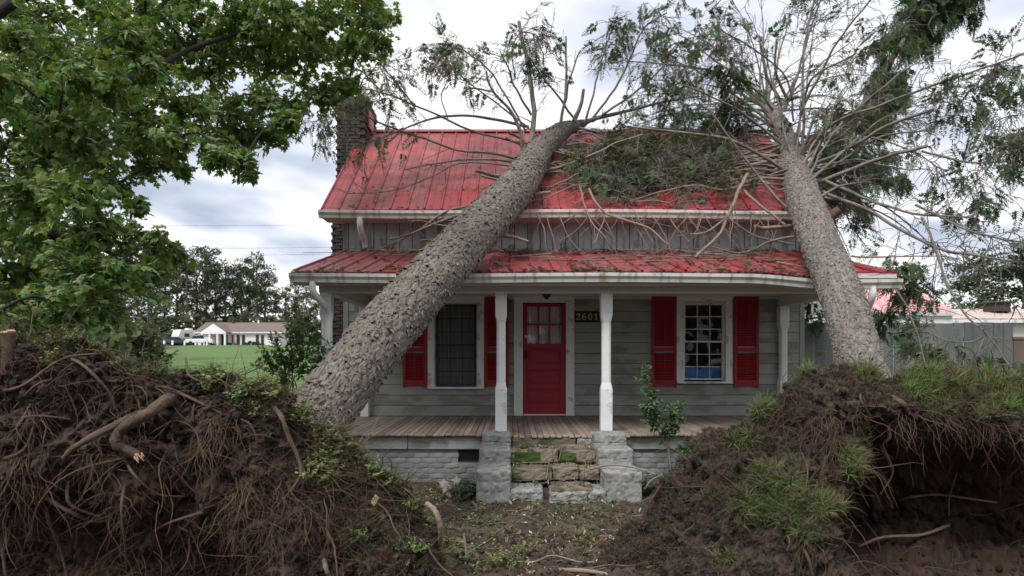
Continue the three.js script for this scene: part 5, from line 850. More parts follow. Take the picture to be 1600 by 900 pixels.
// ------------------------------------------------------------------ maple overhanging from the left
function mapleLeaf() {
  const half = [[0, 0], [0.05, 0.02], [0.2, -0.16], [0.22, 0.0], [0.46, 0.05], [0.33, 0.17], [0.55, 0.42], [0.36, 0.40], [0.3, 0.52], [0.15, 0.42], [0.2, 0.72], [0.1, 0.7], [0, 1.0]], b = new MB();
  for (const s of [-1, 1]) for (let i = 1; i < half.length - 1; i++) { const f = ([x, y]) => V(y * 0.077 - 0.008, -0.3 * Math.abs(x) * 0.075 - 0.028 * y * y, s * x * 0.077), a = f([0, 0.3]), p = f(half[i]), q = f(half[i + 1]); s > 0 ? b.tri(a, p, q) : b.tri(a, q, p); }
  return b.done();
}
const LEAF = mapleLeaf(), maple = thing('maple_tree', 'big leafy maple with a dark limb overhanging from the left edge', 'tree');
{
  const r = rng(31), tw = new MB(), leaves = [], base = V(-7.6, 0, -8.2);
  const trunk = new MB(); trunk.tube(smooth([V(-7.6, -0.3, -8.2), V(-7.55, 1.2, -8.2), V(-7.4, 2.8, -8.15), V(-7.35, 4.2, -8.1), V(-7.2, 6.5, -8.2), V(-7.1, 9.5, -8.6), V(-7.3, 12, -8.8)], 40), (f) => lerp(0.48, 0.1, Math.pow(f, 0.8)), 20); trunk.build('trunk', std({ map: mott(256, [0.075, 0.06, 0.05], 0.5, 4, 20, 180, 1.5), bumpMap: T.wood, bumpScale: 0.02 }), maple);
  const barkM = std({ map: mott(256, [0.028, 0.024, 0.021], 0.45, 4, 20, 181, 1.5), bumpMap: T.wood, bumpScale: 0.008 });
  const arms = [[[-7.4, 3.7, -8.1], [-6.2, 4.5, -7.7], [-4.9, 4.68, -7.5], [-4.2, 4.95, -7.7], [-3.8, 5.5, -8.2], [-3.0, 6.2, -9.0]], [[-7.35, 4.6, -8.1], [-6.2, 6.0, -8.3], [-4.9, 6.9, -8.7], [-3.4, 7.4, -9.2], [-2.4, 7.3, -9.6]], [[-7.3, 3.2, -8.1], [-6.4, 3.3, -7.2], [-5.3, 3.1, -6.7], [-4.2, 2.9, -6.7], [-3.6, 2.6, -6.9]], [[-7.4, 4.4, -8.1], [-6.4, 5.4, -6.8], [-5.2, 6.0, -5.9], [-3.8, 6.2, -5.6]], [[-7.4, 2.6, -8.2], [-6.6, 2.6, -9.4], [-5.9, 2.5, -10.0]], [[-4.9, 4.68, -7.5], [-4.0, 4.6, -8.3], [-3.5, 4.7, -8.8]], [[-7.2, 6.2, -8.2], [-6.0, 7.8, -7.6], [-4.8, 8.6, -7.4], [-3.4, 8.8, -7.6]], [[-7.2, 6.6, -8.2], [-6.4, 7.9, -9.6], [-5.2, 8.6, -10.6], [-3.6, 8.5, -11]]].map((l) => smooth(l.map((p) => V(...p)), 18));
  arms.forEach((q, i) => { const b = new MB(), R0 = i === 0 ? 0.17 : i === 5 ? 0.06 : 0.1; b.tube(q, (f) => lerp(R0, 0.02, i ? Math.pow(f, 0.7) : sstep(0.45, 0.75, f) * 0.75 + 0.25 * f), 9); b.build('branch', barkM, maple); });
  const clumps = [];
  const C = (d0, d1, list) => list.forEach(([x, y, s]) => { const d = lerp(d0, d1, r()); clumps.push([at(x, y, d), (s ?? 74) * d / F]); });
  C(7.2, 9.6, [[-90, -70], [20, -70], [130, -70], [240, -80], [350, -80], [460, -80], [560, -70], [0, 10], [70, 25], [150, 10], [225, 25], [300, 10], [370, 25], [440, 15], [510, 25], [572, 12, 52], [600, 30, 30]]);
  C(7.2, 9.8, [[40, 95], [120, 85], [195, 100], [265, 85], [335, 100], [405, 85], [470, 95], [530, 80, 55], [565, 70, 42], [545, 130, 36], [590, 62, 26]]);
  C(6.6, 9.2, [[-30, 160], [60, 185], [140, 165], [215, 180], [285, 160], [350, 170], [415, 155, 56], [455, 165, 40], [500, 140, 40], [385, 215, 34], [430, 215, 34], [445, 190, 30]]);
  C(6.2, 8.6, [[0, 245], [80, 235], [150, 230], [215, 222, 50], [275, 215, 44], [330, 215, 40], [345, 240, 24], [380, 250, 26], [392, 275, 12], [262, 252, 18], [285, 268, 12], [225, 262, 28]]);
  C(5.4, 7.6, [[-20, 310], [55, 300], [125, 300], [180, 290, 48], [215, 318, 22], [20, 370], [90, 365], [150, 355, 60], [200, 372, 45], [250, 385, 30], [272, 398, 20]]);
  C(5.2, 7.2, [[-10, 430], [60, 430], [125, 420], [180, 425, 55], [228, 418, 34], [-10, 490], [50, 485], [110, 480, 60], [160, 475, 48]]);
  C(5.6, 6.8, [[-20, 120, 60], [50, 140, 60], [110, 115, 55], [170, 135, 50], [230, 100, 45], [20, 60, 60], [90, 190, 60], [200, 55, 50]]);
  C(7.5, 10.5, [[30, 460, 80], [110, 450, 80], [140, 455, 60], [60, 400, 80], [140, 395, 70], [10, 330, 80], [90, 280, 80], [180, 130, 80], [60, 60, 80], [300, 60, 80], [400, 50, 80], [480, 50, 60], [120, 230, 80]]);
  for (const [x, y, z] of [[-7.5, 7, -6], [-6, 9.5, -7], [-4.5, 9.4, -8.5], [-8.5, 9, -9], [-6.5, 8.5, -11], [-5.2, 7.6, -5.4], [-4.6, 6.9, -4.2], [-7, 5.2, -5], [-8.5, 6, -8]]) clumps.push([V(x, y, z), 1.15]);
  const tips = arms.flat();
  for (const [c, rad] of clumps) {
    let best = tips[0]; for (const t of tips) if (t.distanceToSquared(c) < best.distanceToSquared(c)) best = t;
    for (const [t] of clumps) if (t !== c && t.x < c.x - 0.05 && t.distanceToSquared(c) < best.distanceToSquared(c)) best = t;
    const link = smooth([best, best.clone().lerp(c, 0.5).add(V(0, 0.12, 0)), c], 6); tw.tube(link, (f) => lerp(0.016, 0.007, f), 4, false);
    const m = Math.round(14 + 25 * rad);
    for (let k = 0; k < m; k++) {
      const d = rdir(r); d.y *= 0.55; d.normalize(); const l = rad * (0.35 + 0.75 * r()), s = c.clone().addScaledVector(rdir(r), rad * 0.25), q = [s, s.clone().addScaledVector(d, l * 0.5), s.clone().addScaledVector(d, l).add(V(0, -0.12 * l, 0))]; tw.tube(q, [0.005, 0.0035, 0.002], 3, false);
      const n = Math.round(6 + 17 * l / 0.5);
      for (let j = 0; j < n; j++) { const t = 0.15 + 0.9 * r(), p = s.clone().lerp(q[2], t).add(rdir(r).multiplyScalar(0.055)), o = d.clone().multiplyScalar(0.6).addScaledVector(rdir(r), 0.8); o.y -= 0.35; const up = V(0, 1, 0).addScaledVector(rdir(r), 0.65), k2 = 0.65 + 0.7 * r(), y = r(); leaves.push([p, basis(p, o, up, 0.7 + 0.6 * r()), y < 0.12 ? rgb(0.26 * k2, 0.29 * k2, 0.035 * k2) : rgb(lerp(0.085, 0.17, r()) * k2, 0.235 * k2, 0.028 * k2)]); }
    }
  }
  tag(tw.build('twig', barkM, maple), null, null, null, 'stuff');
  const eye = V(0, EYE, 0), shown = (p) => { const x = CX - p.x * F / p.z, y = HOR - (p.y - EYE) * F / -p.z; return x > 5 && x < 620 && y > 5 && y < 520; };
  const cut = leaves.filter(([p]) => p.y > -99 && !(p.z > -4.4));
  cut.sort((a, b) => (shown(b[0]) - shown(a[0])) || a[0].distanceToSquared(eye) - b[0].distanceToSquared(eye));
  const leafMats = [0, 1, 2, 3].map((k) => phy({ color: cut[k * 7][2], transmission: 0.42, thickness: 0, roughness: 0.9, side: THREE.DoubleSide }));
  cut.slice(0, 260).forEach(([, m], i) => { const l = put('leaf', LEAF, leafMats[i % 4], maple); l.applyMatrix4(m); });
  inst('foliage', LEAF, M.leaf, cut.slice(260).map(([, m, c]) => [m, c]), maple);
}
// ------------------------------------------------------------------ shrubs
function ovalLeaf(l, w) { const b = new MB(), P = [V(0, 0, 0), V(l * 0.3, 0.002, w), V(l * 0.7, -0.004, w * 0.85), V(l, -0.02, 0), V(l * 0.7, -0.004, -w * 0.85), V(l * 0.3, 0.002, -w)], m = V(l * 0.5, -l * 0.08, 0); for (let i = 0; i < 6; i++) b.tri(m, P[i], P[(i + 1) % 6]); return b.done(); }
function shrub(name, label, cat, o) {
  const s = thing(name, label, cat), tw = new MB(), L = [];
  for (const [pts, r0] of o.stems) { const q = smooth(pts, 14), b = new MB(); b.tube(q, (f) => lerp(r0, r0 * 0.3, f), 6); b.build('stem', M.branch, s);
    for (let k = 0; k < o.shoots; k++) { const f = Math.floor(lerp(o.from, 0.99, R()) * 14), p = q[f], d = q[f + 1].clone().sub(q[f]).normalize().addScaledVector(rdir(), o.spread).normalize(), l = o.len * rr(0.4, 1.1), e = p.clone().addScaledVector(d, l).add(V(0, o.arch * l, 0)); tw.tube([p, p.clone().lerp(e, 0.5).add(V(0, 0.05 * l, 0)), e], [0.004, 0.003, 0.0015], 3, false);
      for (let j = 0; j < o.leaves; j++) { const t = rr(0.1, 1.05), x = p.clone().lerp(e, t).add(rdir().multiplyScalar(0.012)), od = d.clone().multiplyScalar(0.5).addScaledVector(rdir(), 0.8), k2 = rr(0.6, 1.35); L.push([basis(x, od, V(0, 1, 0).addScaledVector(rdir(), 0.6), rr(0.6, 1.2)), rgb(o.col[0] * k2 * rr(0.7, 1.3), o.col[1] * k2, o.col[2] * k2)]); } } }
  tag(tw.build('twig', M.branch, s), null, null, null, 'stuff'); inst('foliage', o.leaf, M.leaf, L, s); return s;
}
shrub('shrub', 'small upright green shrub in front of the porch, right of the steps', 'shrub', { stems: [[[at(1049, 745, 9.2), at(1042, 690, 9.15), at(1030, 650, 9.15), at(1015, 610, 9.1), at(1003, 572, 9.1)], 0.024], [[at(1044, 700, 9.15), at(1052, 665, 9.1), at(1056, 635, 9.05)], 0.012], [[at(1040, 690, 9.15), at(1018, 655, 9.05), at(1012, 630, 9.0)], 0.011], [[at(1050, 740, 9.2), at(1066, 715, 9.2), at(1076, 700, 9.2)], 0.01]].map(([l, r], i) => [l, r]), shoots: 44, from: 0.25, spread: 0.95, len: 0.15, arch: 0.1, leaves: 15, leaf: ovalLeaf(0.055, 0.018), col: [0.10, 0.21, 0.05] });
shrub('arching_shrub', 'loose arching green shrub standing on the lawn behind the left root plate', 'shrub', { stems: [[430, 520, 0.02], [455, 505, 0.02], [475, 500, 0.02], [490, 520, 0.02], [415, 545, 0.02], [500, 545, 0.02], [440, 560, 0.02], [470, 535, 0.02]].map(([x, y, r]) => [[V(-3.1 + rr(-0.3, 0.3), 0, -9.6 + rr(-0.5, 0.5)), at(455 + rr(-15, 15), 590, 9.6), at(lerp(455, x, 0.7), y + 35, 9.5), at(x, y + 12, 9.4)], r * 0.5]), shoots: 17, from: 0.35, spread: 0.7, len: 0.36, arch: -0.2, leaves: 15, leaf: ovalLeaf(0.075, 0.014), col: [0.10, 0.19, 0.04] });
shrub('roadside_bush', 'olive green bush left of the far driveway, in front of the dark trees', 'shrub', { stems: [0, 1, 2, 3, 4, 5, 6, 7, 8, 9].map((k) => { const b = V(-28.6 + k * 0.34, groundY(-27, 48), -48 - (k % 3)); return [[b, b.clone().add(V(0.2, 1.0, 0)), b.clone().add(V(rr(-0.8, 0.8), rr(2.2, 3.6), 0))], 0.06]; }), shoots: 60, from: 0.1, spread: 1, len: 1.2, arch: -0.1, leaves: 14, leaf: ovalLeaf(0.28, 0.1), col: [0.10, 0.115, 0.035] });
// ------------------------------------------------------------------ litter, stones and sticks on the ground and the roofs
{
  const onGround = (x, d, up = 0) => V(x, groundY(x, d) + up, -d), flat = V(0, 1, 0);
  const scrap = (() => { const b = new MB(); const P = [V(0, 0, 0), V(0.02, 0.006, 0.012), V(0.045, 0.003, 0.008), V(0.06, 0.01, 0), V(0.04, 0.004, -0.012), V(0.018, 0.008, -0.01)], m = V(0.03, -0.004, 0); for (let i = 0; i < 6; i++) b.tri(m, P[i], P[(i + 1) % 6]); return b.done(); })();
  const L = [], litterCol = () => { const k = rr(0.5, 1.3), y = R(); return y < 0.18 ? rgb(0.42 * k, 0.40 * k, 0.34 * k) : y < 0.3 ? rgb(0.22 * k, 0.22 * k, 0.05 * k) : y < 0.34 ? rgb(0.4 * k, 0.12 * k, 0.03 * k) : y < 0.55 ? rgb(0.08 * k, 0.11 * k, 0.03 * k) : rgb(0.16 * k, 0.105 * k, 0.065 * k); };
  for (let k = 0; k < 12000; k++) { const x = rr(-1.2, 2.9), d = rr(5.4, 9.65); if (x > -0.45 && x < 1.6 && d > 8.4) continue; if (fbm(x * 2, 3, d * 2, 3) + 0.3 < R() * 0.9) continue; L.push([basis(onGround(x, d, 0.008), rdir(), flat.clone().addScaledVector(rdir(), 0.5), rr(0.3, 1.25)), litterCol()]); }
  for (let k = 0; k < 500; k++) { const x = rr(0, 1.1), st = Math.floor(R() * 3), d = [8.55, 8.95, 9.35][st] + rr(-0.1, 0.15); L.push([basis(V(x, [0.185, 0.37, 0.56][st] + 0.004, -d), rdir(), flat.clone().addScaledVector(rdir(), 0.4), rr(0.3, 0.8)), litterCol()]); }
  tag(inst('leaf_litter', scrap, M.deadLeaf, L), null, null, null, 'stuff');
  // litter and needles on the porch roof, the upper roof and in the gutters
  const N = [[], [], []], brown = () => { const k = rr(0.5, 1.4); return R() < 0.75 ? rgb(0.15 * k, 0.105 * k, 0.065 * k) : rgb(0.07 * k, 0.085 * k, 0.035 * k); };
  const low = (x, d) => 2.985 + (d - 9.4) * 0.255 + sagAt(x) * Math.pow(1 - (d - 9.4) / 3, 1.4), nl = V(0, 0.969, 0.247).normalize(), nu = V(0, 0.79, 0.6);
  const S = (x, y, d, n, s) => N[Math.floor(R() * 3)].push([basis(V(x, y, -d), rdir().multiply(V(1, 0.3, 1)), n.clone().addScaledVector(rdir(), 0.6), s), brown()]);
  for (let k = 0; k < 2200; k++) { const x = rr(-3, 5.2), e = R(), d = e < 0.35 ? rr(11.7, 12.3) : e < 0.6 ? rr(9.45, 9.6) : rr(9.5, 12.3); if (fbm(x * 1.1, 1, d * 1.1, 3) + 0.25 < R() * 0.8) continue; if (x < -1.9 && R() < 0.6) continue; S(x, low(x, d) + 0.012, d, nl, rr(0.25, 0.7)); }
  for (let k = 0; k < 900; k++) { const x = rr(-3.0, 4.25); if (fbm(x * 3, 8, 1, 2) < -0.25) continue; S(x, 2.95 + sagAt(x) + rr(0, 0.02), 9.41 + rr(-0.03, 0.05), nl, rr(0.15, 0.4)); }
  for (let k = 0; k < 500; k++) { const x = rr(-3, 5.4), d = 12 + Math.pow(R(), 2) * 2; if (x < 0.4 && R() < 0.5) continue; S(x, roofY(d) + 0.035, d, nu, rr(0.12, 0.4)); }
  N.forEach((l, i) => tag(inst('needle_litter', SPRAY[i], M.needle, l), null, null, null, 'stuff'));
  // small green tufts between the leaves
  strew('ground_weed', WEED, M.blade, 420, () => { const x = rr(-0.9, 2.6), d = rr(5.6, 9.5); if ((x > -0.47 && x < 1.62 && d > 8.3) || fbm(x * 1.4, 6, d * 1.4, 2) < 0.05) return null; return [onGround(x, d), flat]; }, weedCol, () => rr(0.5, 1.2), scene);
  strew('ground_grass', TUFT, M.blade, 260, () => { const x = rr(-0.9, 2.4), d = rr(5.6, 9.5); if ((x > -0.47 && x < 1.62 && d > 8.3) || fbm(x * 1.1 + 5, 6, d * 1.1, 2) < 0.05) return null; return [onGround(x, d), flat]; }, dryish, () => rr(0.4, 0.9), scene);
  strew('ground_weed', [WEED[1]], M.blade, 160, () => { const a = [[-0.62, 8.6], [1.75, 8.9], [1.95, 9.3], [1.7, 9.5], [2.4, 9.3], [-0.65, 8.9]][Math.floor(R() * 6)], x = a[0] + rr(-0.12, 0.12), d = a[1] + rr(-0.12, 0.12); return [onGround(x, d), flat]; }, () => { const k = rr(0.6, 1.2); return rgb(0.08 * k, 0.15 * k, 0.06 * k); }, () => rr(0.8, 1.6), scene);
  strew('ground_grass', [TUFT[1], TUFT[0]], M.blade, 2600, () => { const x = rr(5.6, 10), d = rr(7.5, 12.8); return [onGround(x, d), flat]; }, green, () => rr(0.7, 1.6), scene);
  strew('lawn_grass', [TUFT[0], TUFT[2]], M.blade, 5000, () => { const x = rr(-14, -3.4), d = rr(6.5, 22); return [onGround(x, d), flat]; }, green, () => rr(0.8, 1.6), scene);
  scene.children.filter((o) => /^(ground_weed|ground_grass|lawn_grass)/.test(o.name)).forEach((o) => tag(o, null, null, null, 'stuff'));
  const pieces = new MB(); for (let k = 0; k < 3600; k++) { const x = rr(-0.9, 2.4), d = R() < 0.6 ? rr(5.2, 6.9) : rr(5.3, 9.3); if (x > -0.45 && x < 1.6 && d > 8.35) continue; const s = 0.006 + 0.024 * Math.pow(R(), 3); pieces.geo(rootGeo[k % 3], basis(onGround(x, d, s * 0.3), rdir(), rdir(), s)); }
  tag(pieces.build('soil_crumbs', std({ color: rgb(0.065, 0.043, 0.031), bumpMap: T.soil, bumpScale: 0.01 }), scene), null, null, null, 'stuff');
  for (const [x, y, d, w, h, l] of [[708, 765, 8.85, 0.27, 0.2, 'pale grey stone lying left of the steps against the foundation'], [1170, 497 + 270, 6.9, 0.1, 0.07, 'small brown stone half hidden at the foot of the right root plate']]) { const g = lump(w, h, w * 0.8, 16, 0.05, 0.05), c = onGround(PX(x, d), d, h * 0.32); tag(put('stone', g, M.stone, scene, c, [0.2, 0.5, 0.25]), l, 'stone'); }
  const stick = (name, list, d0, d1, w, mat, label, group, lift = 0.02, w1 = 0.6) => { const n = list.length - 1, pts = list.map(([x, y], i) => { const d = lerp(d0, d1, i / n), p = at(x, y, d); p.y = Math.max(p.y, lift === null ? -9 : groundY(p.x, d) + lift); return p; }), b = new MB(); b.tube(smooth(pts, 20), (f) => lerp(w, w * w1, f) * (1 + 0.12 * noise3(f * 7, w * 50, 3)), 7); return tag(b.build(name, mat, scene), label, 'stick', group); };
  stick('stick', [[800, 912], [815, 901], [846, 893], [895, 891], [940, 896], [985, 910]], 5.5, 5.5, 0.024, M.branchPale, 'thick pale root arched across the bottom centre of the picture', null, null, 0.7);
  stick('stick', [[922, 733], [950, 727], [985, 729], [1024, 741]], 8.75, 8.4, 0.017, M.branchPale, 'pale broken branch lying over the right stepped pier', null, null);
  stick('stick', [[1006, 765], [1018, 750], [1034, 742]], 8.6, 8.9, 0.012, M.branchPale, 'short pale stick on the ground right of the lowest pier block');
  stick('stick', [[1000, 800], [1030, 770], [1062, 755], [1085, 735]], 8.2, 9.0, 0.008, M.branch, 'thin brown stick leaning toward the small shrub');
  stick('stick', [[795, 900], [835, 880], [862, 868], [905, 878], [930, 890]], 5.9, 5.7, 0.009, M.branchPale, 'thin pale twig lying just behind the arched root');
  stick('stick', [[725, 835], [728, 870], [724, 905]], 6.1, 5.6, 0.012, M.branch, 'dark upright stub of root near the bottom between the root plates', null, null);
  stick('stick', [[740, 862], [790, 853], [842, 793]], 6.2, 7.4, 0.007, M.branch, 'dark twig slanting across the bare soil');
  const heap = (n, pick, group, label, mat) => { for (let k = 0; k < n; k++) { const [p, d, l, w] = pick(k), pts = [p.clone()], v = d.clone(); for (let j = 1; j <= 5; j++) { v.addScaledVector(rdir().multiply(V(1, 0.4, 1)), 0.24).normalize(); pts.push(pts[j - 1].clone().addScaledVector(v, l / 5)); } const fix = pick.fit; if (fix) pts.forEach(fix); const b = new MB(); b.tube(smooth(pts, 14), (f) => lerp(w, w * 0.45, f), 5); tag(b.build('broken_branch', mat(k), scene), label, 'branch', group); } };
  const pl = (k) => { const x = [rr(-2.9, -0.9), rr(2.2, 4.2), rr(0.0, 2.0), rr(2.2, 4.2), rr(0, 4)][k % 5], d = rr(10.3, 12.2); return [V(x, 0, -d), V(rr(-1, 1), 0, rr(-0.45, 0.45)).normalize(), rr(0.4, 1.3), rr(0.006, 0.017)]; };
  pl.fit = (p) => { p.z = clamp(p.z, -12.25, -9.6); p.y = low(p.x, -p.z) + 0.03; };
  heap(52, pl, 'broken branches strewn on the porch roof', 'bare broken branch lying among needles on the red porch roof', (k) => (k % 3 ? M.branch : M.branchPale));
  const pu = () => { const x = rr(1.2, 4.9), d = rr(12.1, 14.4); return [V(x, 0, -d), V(rr(-1, 1), 0, rr(-0.35, 0.35)).normalize(), rr(0.5, 1.8), rr(0.007, 0.02)]; };
  pu.fit = (p) => { p.z = clamp(p.z, -15.1, -12.02); p.y = roofY(-p.z) + 0.07 + 0.12 * (0.5 + 0.5 * noise3(p.x * 2, p.z * 2, 4)); };
  heap(40, pu, 'broken branches piled on the upper roof between the trunks', 'bare broken branch in the tangle on the upper red roof between the trunks', (k) => (k % 3 ? M.branch : M.branchPale));
  const ph = (k) => { const x = rr(0.4, 4.4); return [V(x, 4.3, -11.8), V(rr(-0.7, 0.7), -0.75, 0.3).normalize(), rr(0.5, 1.0), rr(0.005, 0.011)]; };
  ph.fit = (p) => { p.z = Math.max(p.z, -12.3); p.y = Math.max(p.y, low(p.x, -p.z) + 0.02); };
  heap(38, ph, 'twigs hanging from the upper gutter', 'thin twig hanging from the upper gutter over the grey boards', (k) => (k % 2 ? M.branch : M.branchPale));
  const ps = () => [V(rr(0.05, 1.05), 0, -rr(8.5, 9.4)), V(rr(-1, 1), 0, rr(-0.6, 0.6)).normalize(), rr(0.25, 0.7), rr(0.004, 0.008)];
  ps.fit = (p) => { const d = -p.z; p.y = (d > 9.1 ? 0.575 : d > 8.8 ? 0.39 : 0.2) + 0.015; };
  heap(14, ps, 'twigs lying on the front steps', 'thin twig lying across the mossy stone front steps', (k) => (k % 2 ? M.branch : M.branchPale));
  const pg = () => [V(rr(-0.8, 2.2), 0, -rr(5.6, 8.3)), V(rr(-1, 1), 0, rr(-0.8, 0.8)).normalize(), rr(0.3, 0.9), rr(0.003, 0.008)];
  pg.fit = (p) => { p.y = groundY(p.x, -p.z) + 0.02; };
  heap(34, pg, 'twigs scattered on the bare soil', 'thin twig scattered on bare soil in front of the steps', (k) => (k % 3 ? M.branch : M.branchPale));
  const lich = []; for (const [x, y, d] of [[1040, 842, 6.0], [1018, 845, 6.05], [1022, 865, 5.8], [957, 815, 6.6], [826, 788, 7.9]]) for (let k = 0; k < 26; k++) lich.push([basis(at(x, y, d).add(rdir().multiplyScalar(0.05)).setY(groundY(PX(x, d), d) + rr(0.0, 0.05)), rdir(), rdir(), rr(0.3, 0.7)), rgb(0.36, 0.42, 0.38)]);
  tag(inst('lichen', scrap, M.deadLeaf, lich), null, null, null, 'stuff');
}
// ------------------------------------------------------------------ fence and neighbours on the right
{
  const f = thing('board_fence', 'grey green vertical board fence behind the right root plate', 'fence'), d = 12.9, g = [0, 1, 2, 3].map((k) => cbox(0.182, 2.32, 0.022, 0.005, true));
  let k = 0; for (let x = 5.52; x < 9.38; x += 0.188, k++) put('plank', g[k % 4], M.fence[Math.floor(R() * 3)], f, V(x + 0.09, 1.29 + rr(-0.018, 0.018), -d + rr(-0.004, 0.004)), [rr(-0.004, 0.004), 0, rr(-0.006, 0.006)]);
  for (const y of [0.5, 1.3, 2.1]) span('rail', M.fence[2], f, 5.45, 9.4, y, y + 0.09, -d - 0.014, -d - 0.055);
  for (const x of [5.48, 7.4, 9.36]) span('fence_post', M.fence[2], f, x - 0.05, x + 0.05, -0.2, 2.4, -d - 0.057, -d - 0.155);
  const p = thing('timber_post', 'weathered brown timber post with a cap at the right end of the fence', 'post'); span('shaft', M.timber, p, 9.47, 9.68, -0.2, 2.13, -d + 0.02, -d - 0.17, 0.01); span('cap', M.timber, p, 9.44, 9.71, 2.132, 2.19, -d + 0.04, -d - 0.2, 0.008);
  const f2 = thing('picket_panel', 'short grey fence section at the right picture edge beyond the brown post', 'fence'); for (let i = 0; i < 8; i++) span('plank', M.fence[i % 3], f2, 9.74 + i * 0.17, 9.9 + i * 0.17, -0.1, 2.45, -d - 0.02, -d - 0.042); span('rail', M.fence[2], f2, 9.72, 11.1, 1.9, 1.99, -d - 0.045, -d - 0.08);
  const box0 = (name, label, cat) => thing(name, label, cat);
  const n1 = box0('neighbour_house', 'neighbouring house with a pink red metal tile roof behind the fence', 'house');
  const zE = -24, X0 = 11.2, X1 = 15.5, yE = 3.4, yR = 5.3, zR = -28; span('wall', M.ranch, n1, X0 + 0.2, X1 - 0.3, 0.3, yE - 0.08, zE - 0.5, zE - 7.5); span('gutter', M.gutter, n1, X0 - 0.05, X1 + 0.05, yE - 0.06, yE + 0.1, zE + 0.1, zE - 0.02); span('fascia', M.white, n1, X0, X1, yE - 0.42, yE - 0.07, zE - 0.03, zE - 0.1);
  for (let r = 0; r < 8; r++) { const t = r / 8, L = Math.hypot(zE - zR, yR - yE) / 8; for (let c = 0; c < 9; c++) { const xa = X0 + 0.0 + c * (X1 - X0) / 9, xb = xa + (X1 - X0) / 9 - 0.01, cut = (X1 - X0) * 0.0; const m = put('roof_tile', cbox(xb - xa, 0.03, L + 0.05, 0.008), M.pinkRoof, n1, V((xa + xb) / 2, lerp(yE, yR, t + 0.0625) + 0.12 + 0.006 * (c % 2), lerp(zE, zR, t + 0.0625)), [Math.atan2(yR - yE, zE - zR) + 0.05, 0, 0]); } }
  const rs = new MB(); rs.quad(V(X0, yR + 0.1, zR), V(X1, yR + 0.1, zR), V(X1, yE, zR - 4), V(X0, yE, zR - 4)); rs.quad(V(X0, yE + 0.03, zE), V(X1, yE + 0.03, zE), V(X1, yR + 0.03, zR), V(X0, yR + 0.03, zR)); rs.build('roof', M.pinkRoof, n1);
  for (const x of [X0 + 0.25, X1 - 0.4]) { const t = new MB(); t.tri(V(x, yE, zE - 0.3), V(x, yE, zR - 3.8), V(x, yR, zR)); t.build('gable', M.ranch, n1); }
  const n2 = box0('neighbour_garage', 'low building with a pale ribbed metal roof at the right edge, beyond the fence', 'building');
  span('wall', M.ranch, n2, 21.2, 32, 0.3, 3.75, -33.5, -39); const w = 0.45; for (let x = 21; x < 32; x += w) { const m = put('roof_panel', sheetGeo(w, 4.0, 2, () => 0), M.paleRoof, n2, V(x, 3.8, -33)); m.rotation.x = Math.atan2(0.75, 3.9) - Math.PI / 2; } span('fascia', M.white, n2, 21, 32, 3.6, 3.78, -33.02, -33.1);
  const c = new MB(); c.tube([V(25.2, 4.3, -35.5), V(25.2, 4.75, -35.5)], [0.62, 0.55], 14).tube([V(25.2, 4.75, -35.5), V(25.2, 4.82, -35.5)], [0.7, 0.66], 14); c.build('roof_vent', M.brickDark[1], n2);
}
